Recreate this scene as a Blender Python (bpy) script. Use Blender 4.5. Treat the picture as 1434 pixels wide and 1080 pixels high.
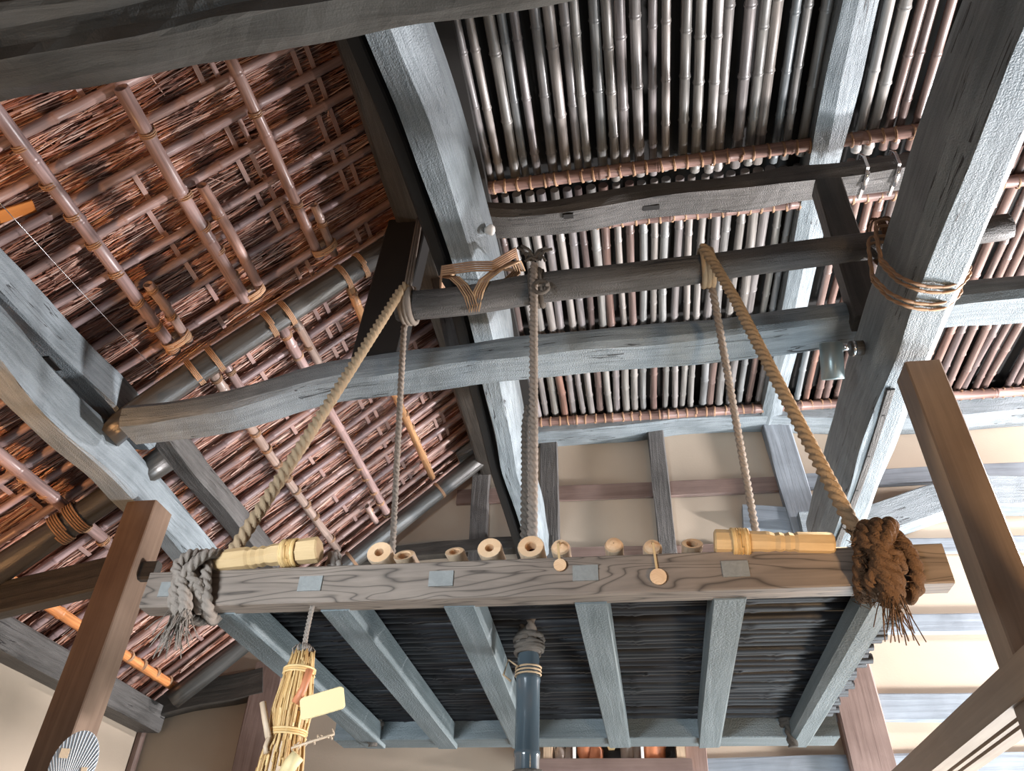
import bpy, math, random
import numpy as np
from mathutils import Matrix, Vector

for o in list(bpy.data.objects): bpy.data.objects.remove(o)
SC = bpy.context.scene; COL = SC.collection

# ---------------------------------------------------------------- camera
F = 1077.0
_Z = np.array([51, 1373, 1077.]); _Z /= np.linalg.norm(_Z)
_Y = np.array([203, -860, 1077.]); _Y -= _Y @ _Z * _Z; _Y /= np.linalg.norm(_Y)
_X = np.cross(_Y, _Z); _X *= np.sign(_X[0])
R = np.array([_X, _Y, _Z]); CAM = np.array([0, 0, 1.5])
cam = bpy.data.cameras.new('camera'); co = bpy.data.objects.new('camera', cam); COL.objects.link(co)
cam.sensor_width = 36; cam.lens = F / 1434 * 36; cam.clip_start = .02
co.matrix_world = Matrix(((R[0, 0], R[0, 1], -R[0, 2], 0), (R[1, 0], R[1, 1], -R[1, 2], 0), (R[2, 0], R[2, 1], -R[2, 2], 1.5), (0, 0, 0, 1)))
SC.camera = co
# ---------------------------------------------------------------- light
W = bpy.data.worlds.new('world'); SC.world = W; W.use_nodes = True
W.node_tree.nodes['Background'].inputs[0].default_value = (.75, .86, 1, 1); W.node_tree.nodes['Background'].inputs[1].default_value = .06
def area(name, loc, target, sx, sy, power, col):
    l = bpy.data.lights.new(name, 'AREA'); l.shape = 'RECTANGLE'; l.size = sx; l.size_y = sy; l.energy = power; l.color = col
    o = bpy.data.objects.new(name, l); COL.objects.link(o); o.location = loc
    o.rotation_euler = (Vector(target) - Vector(loc)).to_track_quat('-Z', 'Y').to_euler(); return o
area('daylight_right_window', (5.8, 5.1, 1.9), (-2.6, 3.0, 4.5), .4, .36, 950, (.99, .95, .96))
area('fill_upper_thatch', (5.7, 5.0, 4.85), (-2.0, 2.6, 5.0), .4, .3, 520, (.99, .93, .94))  # unseen light added for the upper thatch; the wall has no window here
area('daylight_garden_door', (4.2, 4.6, .4), (2.6, 6.2, 2.0), 1.6, 1.0, 150, (1, .95, .86))
area('fill_floor_up', (2.2, 4.3, .15), (.9, 3.9, 5), 3.8, 2.4, 330, (.76, .89, 1))  # unseen upward panel added at floor level to brighten beam undersides
area('fill_near_floor_up', (-.3, .9, .12), (-.3, 1.1, 4), 2.4, 1.0, 9, (.72, .87, 1))  # second added upward fill, unseen, for the nearer beam undersides
area('fill_rack_front', (-1.9, -1.6, 1.4), (-1.0, 2.1, 2.45), 1.0, .6, 20, (.80, .90, 1)).data.spread = .8  # narrow unseen fill added to light the front face of the rack
area('lamp_glow_right', (1.7, .2, .8), (1.0, 2.1, 2.5), .3, .3, 9, (1, .66, .36)).data.spread = .9
area('lamp_glow_left', (-3.6, .5, .4), (-3.5, 2.6, 3.9), .3, .3, 22, (1, .5, .2)).data.spread = 1.0
SC.view_settings.view_transform = 'Standard'; SC.view_settings.look = 'None'
SC.view_settings.exposure = 0.0; SC.view_settings.gamma = 1; SC.view_settings.use_curve_mapping = False

# ---------------------------------------------------------------- projection helpers (used only to measure where things stand)
def ray(px, py): return R @ np.array([px - 717, 540 - py, F])
def U(px, py, ax, v):
    d = ray(px, py); i = 'xyz'.index(ax); return CAM + d * (v - CAM[i]) / d[i]
S0 = .894
def roofz(x, off=0.): return 3.27 + S0 * (x + 4.04) - off
def RU(px, py, off=0.):
    d = ray(px, py); return CAM + d * (3.27 + S0 * 4.04 - off - 1.5) / (d[2] - S0 * d[0])
def RP(x, y, off=0.): return np.array([x, y, roofz(x, off)])
rnd = random.Random(7)
A = lambda *p: np.array(p, float)

# ---------------------------------------------------------------- mesh helpers
class G:
    def __init__(s): s.v = []; s.f = []; s.uv = []; s.sm = []; s.n = 0
    def add(s, v, f, uv, sm=False):
        s.v.append(np.asarray(v, float)); b = s.n; s.f += [tuple(i + b for i in q) for q in f]; s.uv += uv; s.sm += [sm] * len(f); s.n += len(v); return s
    def loft(s, path, sect, up=(0, 0, 1), caps=True, smooth=False, noise=0., seed=0, closed=False):
        path = np.array(path, float); n = len(path); up = np.array(up, float)
        V = []; L = 0; ls = []
        T = np.gradient(path, axis=0) if n > 2 else np.array([path[1] - path[0]] * 2)
        if closed: T = np.roll(path, -1, 0) - np.roll(path, 1, 0)
        rg = np.random.RandomState(seed)
        m = len(sect(0, 0)) if callable(sect) else len(sect)
        nz = rg.randn(n + 6, m, 2)
        nz = (nz[:-6] + nz[1:-5] * 2 + nz[2:-4] * 3 + nz[3:-3] * 3 + nz[4:-2] * 2 + nz[5:-1]) / 5.3
        r0 = None
        for i in range(n):
            if i: L += np.linalg.norm(path[i] - path[i - 1])
            ls.append(L)
            t = T[i] / (np.linalg.norm(T[i]) + 1e-12)
            r = np.cross(t, up)
            if np.linalg.norm(r) < .05: r = r0 if r0 is not None else np.cross(t, (0.3, 1, 0.1))
            r /= np.linalg.norm(r); r0 = r; u = np.cross(r, t)
            S = np.array(sect(i, L) if callable(sect) else sect, float) + nz[i] * noise
            V.append(path[i] + S[:, :1] * r + S[:, 1:] * u)
        S = np.array(sect(0, 0) if callable(sect) else sect, float)
        P = [0]
        for k in range(m): P.append(P[-1] + np.linalg.norm(S[(k + 1) % m] - S[k]))
        V = np.concatenate(V); f = []; uv = []
        for i in range(n if closed else n - 1):
            j = (i + 1) % n; lj = ls[j] if j else ls[-1] + .02
            for k in range(m):
                k2 = (k + 1) % m
                f.append((i * m + k, i * m + k2, j * m + k2, j * m + k)); uv += [(P[k], ls[i]), (P[k + 1], ls[i]), (P[k + 1], lj), (P[k], lj)]
        s.add(V, f, uv, smooth)
        if caps and not closed:
            b = s.n - len(V)
            for q, l in ((range(m), 0.), (range(m), L)):
                fc = [b + (0 if l == 0. else (n - 1) * m) + k for k in q]
                if l == 0.: fc = fc[::-1]
                s.f.append(tuple(fc)); s.sm.append(False); s.uv += [(P[k % m] * .3, l + .02 * k) for k in range(m)]
        return s
    def tube(s, path, r, n=8, smooth=True, caps=True, up=(0, 0, 1), closed=False):
        rr = (lambda i: r[i]) if hasattr(r, '__len__') else (lambda i: r)
        c = [(math.cos(2 * math.pi * k / n), math.sin(2 * math.pi * k / n)) for k in range(n)]
        return s.loft(path, lambda i, L: [(a * rr(i), b * rr(i)) for a, b in c], up, caps, smooth, closed=closed)
    def box(s, c, d, e1=(1, 0, 0), e2=(0, 1, 0)):
        e1 = np.array(e1, float); e1 /= np.linalg.norm(e1); e2 = np.array(e2, float); e2 -= e2 @ e1 * e1; e2 /= np.linalg.norm(e2); e3 = np.cross(e1, e2)
        c = np.array(c, float); h = np.array(d, float) / 2
        ax = int(np.argmax(h)); E = [e1, e2, e3]
        a = E[ax]; b = E[(ax + 1) % 3]; hb = h[(ax + 1) % 3]; cc = E[(ax + 2) % 3]; hc = h[(ax + 2) % 3]
        V = [c + sx * a * h[ax] + y * b * hb + z * cc * hc for sx in (-1, 1) for y, z in ((-1, -1), (1, -1), (1, 1), (-1, 1))]
        q = []; uv = []; per = [0, 2 * hb, 2 * hb + 2 * hc, 4 * hb + 2 * hc, 4 * hb + 4 * hc]; ll = 2 * h[ax]
        for k in range(4):
            k2 = (k + 1) % 4; q.append((k, k2, 4 + k2, 4 + k)); uv += [(per[k], 0), (per[k + 1], 0), (per[k + 1], ll), (per[k], ll)]
        q += [(3, 2, 1, 0), (4, 5, 6, 7)]; uv += [(0, 0), (.01, .1), (.1, .1), (.1, 0)] * 2
        return s.add(V, q, uv)
    def mesh(s, name, mat, org=(0, 0, 0)):
        me = bpy.data.meshes.new(name); V = np.concatenate(s.v) - np.array(org)
        me.from_pydata(V.tolist(), [], s.f); uvl = me.uv_layers.new(name='UVMap')
        uvl.data.foreach_set('uv', np.array(s.uv, 'f').ravel())
        me.polygons.foreach_set('use_smooth', s.sm)
        me.materials.append(mat); me.update(); return me
    def center(s):
        V = np.concatenate(s.v); return (V.min(0) + V.max(0)) / 2 if True else 0

def link(name, me, parent=None, loc=(0, 0, 0)):
    o = bpy.data.objects.new(name, me); COL.objects.link(o)
    if parent is not None: o.parent = parent
    o.location = loc; return o
def tag(o, label=None, cat=None, group=None, kind=None):
    for k, v in (('label', label), ('category', cat), ('group', group), ('kind', kind)):
        if v: o[k] = v
    return o
def thing(name, loc, label, cat, group=None):
    return tag(link(name, None, None, tuple(loc)), label, cat, group)
def top(name, g, mat, label=None, cat=None, group=None, kind=None):
    V = np.concatenate(g.v); c = (V.min(0) + V.max(0)) / 2; c[2] = V[:, 2].min()
    return tag(link(name, g.mesh(name, mat, c), None, tuple(c)), label, cat, group, kind)
def wloc(o):
    l = np.array(o.location)
    while o.parent: o = o.parent; l = l + np.array(o.location)
    return l
def part(name, g, mat, parent, label=None, kind=None):
    w = wloc(parent); V = np.concatenate(g.v); c = (V.min(0) + V.max(0)) / 2
    return tag(link(name, g.mesh(name, mat, c), parent, tuple(c - w)), label, kind=kind)
def align(o, p0, p1, roll=0., sl=1.):
    """local +Z of a shared mesh laid from p0 to p1 (world), in its parent's frame"""
    p0 = Vector(p0); d = Vector(p1) - p0
    q = d.to_track_quat('Z', 'Y') @ Matrix.Rotation(roll, 4, 'Z').to_quaternion()
    o.location = p0 - (Vector(wloc(o.parent)) if o.parent else Vector((0, 0, 0)))
    o.rotation_mode = 'QUATERNION'; o.rotation_quaternion = q; o.scale = (1, 1, sl); return o
def resample(P, step):
    P = np.array(P, float); d = np.r_[0, np.cumsum(np.linalg.norm(np.diff(P, axis=0), axis=1))]
    n = max(3, int(d[-1] / step) + 1); t = np.linspace(0, d[-1], n)
    Q = np.stack([np.interp(t, d, P[:, k]) for k in range(3)], 1)
    if len(P) > 2:
        for _ in range(max(1, int(.12 / step))): Q[1:-1] = (Q[:-2] + 2 * Q[1:-1] + Q[2:]) / 4
    return Q

# ---------------------------------------------------------------- materials
def mat(name, build):
    m = bpy.data.materials.new(name); m.use_nodes = True; nt = m.node_tree; b = nt.nodes['Principled BSDF']
    build(nt, b, nt.nodes, nt.links); return m
def wood(name, c1, c2, rough=.6, su=38., sv=2.2, bump=.35, speck=0., spec=.4, crack=0., cath=0.):
    def f(nt, b, N, L):
        uv = N.new('ShaderNodeTexCoord'); oi = N.new('ShaderNodeObjectInfo')
        ad = N.new('ShaderNodeVectorMath'); ad.operation = 'MULTIPLY_ADD'; cm = N.new('ShaderNodeCombineXYZ')
        L.new(oi.outputs['Random'], cm.inputs[2]); L.new(oi.outputs['Random'], cm.inputs[1])
        L.new(uv.outputs['UV'], ad.inputs[0]); ad.inputs[1].default_value = (1, 1, 1)
        sc = N.new('ShaderNodeVectorMath'); sc.operation = 'SCALE'; sc.inputs['Scale'].default_value = 9; L.new(cm.outputs[0], sc.inputs[0]); L.new(sc.outputs[0], ad.inputs[2])
        mp = N.new('ShaderNodeMapping'); mp.inputs['Scale'].default_value = (su, sv, 1); L.new(ad.outputs[0], mp.inputs[0])
        n1 = N.new('ShaderNodeTexNoise'); n1.inputs['Scale'].default_value = 1; n1.inputs['Detail'].default_value = 6; n1.inputs['Roughness'].default_value = .65; n1.inputs['Distortion'].default_value = .7
        L.new(mp.outputs[0], n1.inputs['Vector'])
        n2 = N.new('ShaderNodeTexNoise'); n2.inputs['Scale'].default_value = 3.5; n2.inputs['Detail'].default_value = 3; L.new(ad.outputs[0], n2.inputs['Vector'])
        mx = N.new('ShaderNodeMath'); mx.operation = 'MULTIPLY_ADD'; mx.inputs[1].default_value = .62; L.new(n1.outputs[0], mx.inputs[0])
        m2 = N.new('ShaderNodeMath'); m2.operation = 'MULTIPLY'; m2.inputs[1].default_value = .38; L.new(n2.outputs[0], m2.inputs[0]); L.new(m2.outputs[0], mx.inputs[2])
        cr = N.new('ShaderNodeValToRGB'); cr.color_ramp.elements[0].position = .34; cr.color_ramp.elements[1].position = .66
        cr.color_ramp.elements[0].color = (*c1, 1); cr.color_ramp.elements[1].color = (*c2, 1); L.new(mx.outputs[0], cr.inputs[0])
        col = cr.outputs[0]; b.inputs['Roughness'].default_value = rough; b.inputs['Specular IOR Level'].default_value = spec
        h = n1.outputs[0]
        def math_(op, a, b_=None, c_=None):
            m = N.new('ShaderNodeMath'); m.operation = op
            for i_, v in enumerate((a, b_, c_)):
                if v is None: continue
                if isinstance(v, (int, float)): m.inputs[i_].default_value = v
                else: L.new(v, m.inputs[i_])
            return m.outputs[0]
        def darken(col, fac, to):
            mxx = N.new('ShaderNodeMix'); mxx.data_type = 'RGBA'; L.new(fac, mxx.inputs[0]); L.new(col, mxx.inputs[6]); mxx.inputs[7].default_value = (*to, 1); return mxx.outputs[2]
        if cath:
            mp3 = N.new('ShaderNodeMapping'); mp3.inputs['Scale'].default_value = (11, 1.5, 1); L.new(ad.outputs[0], mp3.inputs[0])
            n5 = N.new('ShaderNodeTexNoise'); n5.inputs['Scale'].default_value = 1; n5.inputs['Detail'].default_value = 2; n5.inputs['Distortion'].default_value = .5; L.new(mp3.outputs[0], n5.inputs['Vector'])
            fr_ = math_('FRACT', math_('MULTIPLY', n5.outputs[0], 13.)); ln_ = math_('POWER', math_('MULTIPLY', math_('ABSOLUTE', math_('SUBTRACT', fr_, .5)), 2.), 5.)
            col = darken(col, math_('MULTIPLY', ln_, cath), tuple(v * .25 for v in c1))
        if crack:
            mp2 = N.new('ShaderNodeMapping'); mp2.inputs['Scale'].default_value = (16, .55, 1); L.new(ad.outputs[0], mp2.inputs[0])
            n4 = N.new('ShaderNodeTexNoise'); n4.inputs['Scale'].default_value = 1; n4.inputs['Detail'].default_value = 4; n4.inputs['Distortion'].default_value = .3; L.new(mp2.outputs[0], n4.inputs['Vector'])
            d_ = math_('ABSOLUTE', math_('SUBTRACT', n4.outputs[0], .47)); k_ = math_('LESS_THAN', d_, .0055)
            n6 = N.new('ShaderNodeTexNoise'); n6.inputs['Scale'].default_value = 2.3; L.new(ad.outputs[0], n6.inputs['Vector'])
            k_ = math_('MULTIPLY', k_, math_('GREATER_THAN', n6.outputs[0], .53)); col = darken(col, math_('MULTIPLY', k_, crack), (.01, .01, .012)); h = math_('SUBTRACT', h, math_('MULTIPLY', k_, 1.2))
        L.new(col, b.inputs['Base Color'])
        if speck:
            n3 = N.new('ShaderNodeTexNoise'); n3.inputs['Scale'].default_value = 150; n3.inputs['Detail'].default_value = 2; L.new(ad.outputs[0], n3.inputs['Vector'])
            a = N.new('ShaderNodeMath'); a.operation = 'MULTIPLY_ADD'; a.inputs[1].default_value = speck; L.new(n3.outputs[0], a.inputs[0]); L.new(h, a.inputs[2]); h = a.outputs[0]
        bp = N.new('ShaderNodeBump'); bp.inputs['Strength'].default_value = bump; bp.inputs['Distance'].default_value = .012; L.new(h, bp.inputs['Height']); L.new(bp.outputs[0], b.inputs['Normal'])
    return mat(name, f)
def varied(name, cols, rough=.45, island=False, spec=.5, streak=True, coat=0.):
    def f(nt, b, N, L):
        if island: gi = N.new('ShaderNodeNewGeometry'); src = gi.outputs['Random Per Island']
        else: gi = N.new('ShaderNodeObjectInfo'); src = gi.outputs['Random']
        cr = N.new('ShaderNodeValToRGB'); e = cr.color_ramp.elements
        while len(e) < len(cols): e.new(.5)
        for i, c in enumerate(cols): e[i].position = i / (len(cols) - 1); e[i].color = (*c, 1)
        L.new(src, cr.inputs[0]); out = cr.outputs[0]
        if streak:
            uv = N.new('ShaderNodeTexCoord'); mp = N.new('ShaderNodeMapping'); mp.inputs['Scale'].default_value = (60, 3, 1); L.new(uv.outputs['UV'], mp.inputs[0])
            n = N.new('ShaderNodeTexNoise'); n.inputs['Scale'].default_value = 1; n.inputs['Detail'].default_value = 4; L.new(mp.outputs[0], n.inputs['Vector'])
            mr = N.new('ShaderNodeMapRange'); mr.inputs[1].default_value = .3; mr.inputs[2].default_value = .7; mr.inputs[3].default_value = .62; mr.inputs[4].default_value = 1.25; L.new(n.outputs[0], mr.inputs[0])
            vm = N.new('ShaderNodeVectorMath'); vm.operation = 'SCALE'; L.new(out, vm.inputs[0]); L.new(mr.outputs[0], vm.inputs['Scale']); out = vm.outputs[0]
            bp = N.new('ShaderNodeBump'); bp.inputs['Strength'].default_value = .25; bp.inputs['Distance'].default_value = .004; L.new(n.outputs[0], bp.inputs['Height']); L.new(bp.outputs[0], b.inputs['Normal'])
        L.new(out, b.inputs['Base Color']); b.inputs['Roughness'].default_value = rough; b.inputs['Specular IOR Level'].default_value = spec
    return mat(name, f)
def plain(name, c, rough=.6, metal=0., bump=0., bscale=30., spec=.5, var=.12):
    def f(nt, b, N, L):
        tc = N.new('ShaderNodeTexCoord'); n = N.new('ShaderNodeTexNoise'); n.inputs['Scale'].default_value = bscale; n.inputs['Detail'].default_value = 5; L.new(tc.outputs['Object'], n.inputs['Vector'])
        n0 = N.new('ShaderNodeTexNoise'); n0.inputs['Scale'].default_value = 1.7; n0.inputs['Detail'].default_value = 3; L.new(tc.outputs['Object'], n0.inputs['Vector'])
        mr = N.new('ShaderNodeMapRange'); mr.inputs[1].default_value = .3; mr.inputs[2].default_value = .7; mr.inputs[3].default_value = 1 - var; mr.inputs[4].default_value = 1 + var; L.new(n0.outputs[0], mr.inputs[0])
        vm = N.new('ShaderNodeVectorMath'); vm.operation = 'SCALE'; vm.inputs[0].default_value = c; L.new(mr.outputs[0], vm.inputs['Scale'])
        L.new(vm.outputs[0], b.inputs['Base Color']); b.inputs['Roughness'].default_value = rough; b.inputs['Metallic'].default_value = metal; b.inputs['Specular IOR Level'].default_value = spec
        if bump:
            bp = N.new('ShaderNodeBump'); bp.inputs['Strength'].default_value = bump; bp.inputs['Distance'].default_value = .006; L.new(n.outputs[0], bp.inputs['Height']); L.new(bp.outputs[0], b.inputs['Normal'])
    return mat(name, f)

M = {}
M['beam'] = wood('weathered_blue_grey_timber', (.125, .153, .168), (.285, .33, .355), .5, 44, 3.2, .6, .9, crack=.85)
M['beamd'] = wood('smoked_dark_timber', (.022, .022, .02), (.075, .068, .06), .5, 30, 1.5, .6, .2)
M['beamm'] = wood('dark_grey_brown_timber', (.05, .048, .045), (.14, .135, .13), .55, 40, 2.5, .8, .6, crack=.8)
M['gloss'] = wood('glossy_smoked_log', (.03, .03, .028), (.085, .085, .08), .3, 22, 1.2, .45, .1, .9)
M['near'] = wood('near_smoked_log', (.04, .04, .037), (.10, .10, .092), .3, 14, 1.0, .55, .2, .8)
M['post'] = wood('planed_brown_post', (.10, .062, .042), (.19, .13, .09), .5, 26, .9, .08)
M['postr'] = wood('planed_tan_post', (.17, .122, .09), (.28, .21, .155), .45, 26, .9, .08)
M['cross'] = varied('red_brown_cross_bamboo', [(.22, .14, .12), (.26, .165, .14), (.19, .125, .115)], .33)
M['rackf'] = wood('rack_board_grain', (.15, .12, .098), (.28, .225, .18), .45, 26, 2.0, .12, cath=.85)
M['tenon'] = wood('tenon_end_grain', (.19, .195, .185), (.26, .265, .25), .55, 60, 60, .15)
M['rackj'] = wood('rack_joist_timber', (.10, .125, .13), (.195, .225, .232), .5, 26, 1.4, .45, .8)
M['walltim'] = wood('wall_timber', (.13, .15, .17), (.27, .31, .35), .6, 26, 1.2, .35)
M['wallbrown'] = wood('wall_brown_rail', (.13, .085, .07), (.24, .17, .145), .6, 26, 1.2, .2)
M['pale'] = wood('pale_peeled_wood', (.46, .30, .14), (.66, .47, .25), .5, 30, 3, .25)
M['plaster'] = plain('beige_plaster', (.42, .35, .275), .85, 0, .12, 60, .2, .06)
M['floor'] = wood('floor_boards', (.05, .04, .03), (.1, .08, .06), .5, 8, .6, .1)
M['ceilp'] = varied('smoked_ceiling_bamboo', [(.16, .15, .135), (.24, .235, .22), (.17, .19, .20), (.26, .235, .215), (.20, .20, .19), (.22, .20, .20), (.23, .225, .21)], .34, spec=.6)
M['ceilr'] = varied('reddish_ceiling_bamboo', [(.135, .095, .085), (.17, .115, .098), (.12, .094, .09), (.19, .11, .085), (.15, .115, .105)], .36, spec=.55)
M['purl'] = varied('brown_bamboo', [(.34, .24, .215), (.43, .32, .27), (.30, .22, .22), (.35, .225, .19)], .34)
M['rafter'] = varied('thin_roof_bamboo', [(.34, .235, .225), (.29, .21, .21), (.38, .25, .215), (.31, .235, .235)], .36)
M['lath'] = varied('split_bamboo_lath', [(.42, .28, .24), (.34, .22, .2)], .45)
M['straw'] = varied('roof_reed', [(.05, .018, .012), (.46, .20, .13), (.14, .05, .035), (.62, .37, .29), (.08, .028, .02), (.85, .62, .52), (.42, .16, .075)], .42, True, streak=False)
M['under'] = plain('dark_thatch_bed', (.07, .022, .01), .9, 0, .6, 90)
M['black'] = plain('flat_black', (.012, .011, .01), .8)  # flat black for boards and slots, also for shade painted into gaps
M['slat'] = varied('black_bamboo', [(.010, .011, .013), (.022, .025, .028), (.015, .015, .018)], .5, spec=.35)
M['lash'] = varied('brown_lashing_cord', [(.42, .25, .14), (.30, .18, .11), (.55, .36, .2)], .7, True, streak=False)
M['rope'] = plain('hemp_rope', (.40, .29, .18), .85, 0, .7, 350, .2)
M['ropeg'] = plain('grey_rope', (.25, .21, .175), .85, 0, .7, 350, .2)
M['roped'] = plain('sooty_rope', (.11, .095, .08), .85, 0, .8, 350, .2)
M['fur'] = plain('matted_brown_rope', (.125, .072, .04), .9, 0, .9, 250, .2)
M['bsteel'] = plain('brushed_lamp_metal', (.33, .41, .42), .35, .7)
M['steel'] = plain('steel', (.75, .76, .78), .25, 1)
M['hook'] = plain('blackened_bamboo_glossy', (.055, .075, .088), .16, 0, .1, 20, .9)
M['tubee'] = wood('cut_wood_end', (.58, .34, .18), (.82, .58, .36), .6, 60, 60, .1)
M['tubeb'] = wood('tube_bark', (.42, .3, .2), (.68, .52, .36), .5, 40, 3, .2)
M['hole'] = plain('dark_hole', (.05, .015, .008), .9)
M['strawy'] = varied('yellow_straw', [(.62, .39, .15), (.38, .21, .07), (.74, .52, .24), (.50, .30, .11)], .55, True, streak=False)
M['card'] = plain('pale_yellow_wood_tag', (.72, .58, .30), .6, var=.05)
M['ink'] = plain('faded_ink', (.45, .36, .2), .8)
M['orange'] = wood('orange_plank', (.55, .17, .03), (.8, .3, .07), .5, 12, 1)
M['eave'] = varied('orange_eave_bamboo', [(.62, .24, .08), (.66, .27, .1)], .4)
M['lightbam'] = varied('golden_bamboo', [(.6, .33, .15), (.55, .3, .16)], .38)
M['fan'] = plain('fan_paper', (.48, .55, .61), .6, 0, 0, 30, .3, .25)
M['fanrib'] = plain('fan_rib', (.12, .15, .18), .5)
M['cream'] = plain('cream_patch', (.8, .62, .42), .7)
M['white'] = plain('white_paint', (.85, .85, .82), .5)
M['terra'] = plain('terracotta', (.55, .2, .09), .5, var=.3, bump=.4)
M['stone'] = plain('speckled_grey_figure', (.35, .3, .26), .7, var=.4, bump=.5)

# ---------------------------------------------------------------- shape builders
def rect(w0, w1, h0, h1, ch=.012):
    return [(w0 + ch, h0), (w1 - ch, h0), (w1, h0 + ch), (w1, h1 - ch), (w1 - ch, h1), (w0 + ch, h1), (w0, h1 - ch), (w0, h0 + ch)]
def hewn(path, sect, noise=.004, step=.1, seed=1, up=(0, 0, 1)):
    return G().loft(resample(path, step), sect, up=up, noise=noise, seed=seed)
def circ(r, n=12, ir=0., seed=0):
    q = random.Random(seed); return [(math.cos(2 * math.pi * k / n) * r * (1 + q.uniform(-ir, ir)), math.sin(2 * math.pi * k / n) * r * (1 + q.uniform(-ir, ir))) for k in range(n)]
def log(path, r, ir=.07, n=12, seed=1, noise=.004, taper=None):
    c = circ(1, n, ir, seed); P = resample(path, .12); m = len(P)
    return G().loft(P, lambda i, L: [(a * (r + (0 if taper is None else (taper - r) * i / (m - 1))), b * (r + (0 if taper is None else (taper - r) * i / (m - 1)))) for a, b in c], smooth=True, noise=noise, seed=seed)
def bamboo_mesh(name, L, r, gap, mat_, seed, n=9, hollow=True, bend=.0):
    """bamboo culm along +Z with swollen nodes and open hollow ends"""
    q = random.Random(seed); zs = []; rs = []
    def add(z, k): zs.append(z); rs.append(r * k)
    z = 0; add(0, 1.); nz = gap * q.uniform(.3, .9)
    while nz < L - .03:
        add(nz - .012, 1.0); add(nz - .004, 1.10); add(nz + .002, 1.02); add(nz + .006, 1.19); add(nz + .02, 1.); nz += gap * q.uniform(.85, 1.15)
    add(L, .97)
    ph = q.uniform(0, 6)
    P = [(bend * math.sin(z / L * 5 + ph) - bend * math.sin(ph), bend * math.cos(z / L * 4 + ph) - bend * math.cos(ph), z) for z in zs]
    if hollow:
        P = [(P[0][0], P[0][1], .05), (P[0][0], P[0][1], .0005)] + P + [(P[-1][0], P[-1][1], L - .0005), (P[-1][0], P[-1][1], L - .05)]; rs = [r * .72, r * .76] + rs + [r * .74, r * .7]
    g = G()
    c = [(math.cos(2 * math.pi * k / n), math.sin(2 * math.pi * k / n)) for k in range(n)]
    V = []; f = []; uv = []
    for i, (p, rr) in enumerate(zip(P, rs)):
        V += [(p[0] + a * rr, p[1] + b * rr, p[2]) for a, b in c]
    for i in range(len(P) - 1):
        for k in range(n):
            k2 = (k + 1) % n; f.append((i * n + k, i * n + k2, (i + 1) * n + k2, (i + 1) * n + k))
            u0 = k * r * .7; u1 = (k + 1) * r * .7; uv += [(u0, P[i][2]), (u1, P[i][2]), (u1, P[i + 1][2]), (u0, P[i + 1][2])]
    g.add(V, f, uv, True)
    g.f += [tuple(range(n))[::-1], tuple(range((len(P) - 1) * n, len(P) * n))]; g.sm += [False, False]; g.uv += [(0, 0)] * (2 * n)
    return g.mesh(name, mat_)
def coil(g, c, axis, e1, e2, turns=3, pitch=.008, r=.003, n=5, seg=14, ph=0., irr=0.):
    """cord wound round an ellipse (half axes e1, e2) about axis at c"""
    c = np.array(c, float); ax = np.array(axis, float); ax /= np.linalg.norm(ax); e1 = np.array(e1, float); e2 = np.array(e2, float)
    P = []; N = int(turns * seg)
    for i in range(N + 1):
        a = 2 * math.pi * i / seg + ph; k = 1 + rnd.uniform(-irr, irr)
        P.append(c + (e1 * math.cos(a) + e2 * math.sin(a)) * k + ax * pitch * (i / seg - turns / 2))
    up = ax; g.tube(P, r, n, up=ax); return g
def rope(path, r, pitch=None, per=15):
    """three-strand twisted rope"""
    pitch = pitch or r * 4.6; P = resample(path, pitch / per); n = 18
    def sec(i, L):
        ph = 2 * math.pi * L / pitch / 1.0
        return [((r * (.55 + .53 * abs(math.cos(1.5 * (2 * math.pi * k / n - ph)))) * math.cos(2 * math.pi * k / n)), (r * (.55 + .53 * abs(math.cos(1.5 * (2 * math.pi * k / n - ph)))) * math.sin(2 * math.pi * k / n))) for k in range(n)]
    t = P[-1] - P[0]; up = (0, 1, 0) if abs(t[1]) < .7 * np.linalg.norm(t) else (0, 0, 1)
    return G().loft(P, sec, up=up, smooth=True)
def sag(a, b, s=0., n=6):
    a = np.array(a); b = np.array(b); return [a + (b - a) * t / n + A(0, 0, -s * 4 * (t / n) * (1 - t / n)) for t in range(n + 1)]

# ================================================================ SETTING
YB = 6.2; XL = -4.04
g = G().box((.9, YB + .1, 3.2), (10.2, .2, 6.4)); wb = top('wall_back', g, M['plaster'], kind='structure')
g = G().box((XL - .1, 2.2, 1.57), (.2, 8.2, 3.14)); wl = top('wall_left', g, M['plaster'], kind='structure')
g = G().box((.9, 2.2, -.05), (10.2, 8.4, .1)); top('floor', g, M['floor'], kind='structure')
# right wall with a low opening for daylight, high part solid
g = G().box((6.0, 2.2, 4.2), (.2, 8.2, 3.8)); g.box((6.0, 2.2, .1), (.2, 8.2, .2)); g.box((6.0, -1.2, 1.2), (.2, 1.4, 2.2)); g.box((6, 5.9, 1.2), (.2, .6, 2.2))
top('wall_right', g, M['post'], kind='structure')
g = G().box((.9, -2.0, 4.4), (10.2, .2, 3.6)); g.box((-3.0, -2.0, 1.3), (2.2, .2, 2.6)); g.box((4.8, -2.0, 1.3), (2.2, .2, 2.6))
top('wall_front', g, M['post'], kind='structure')

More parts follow.
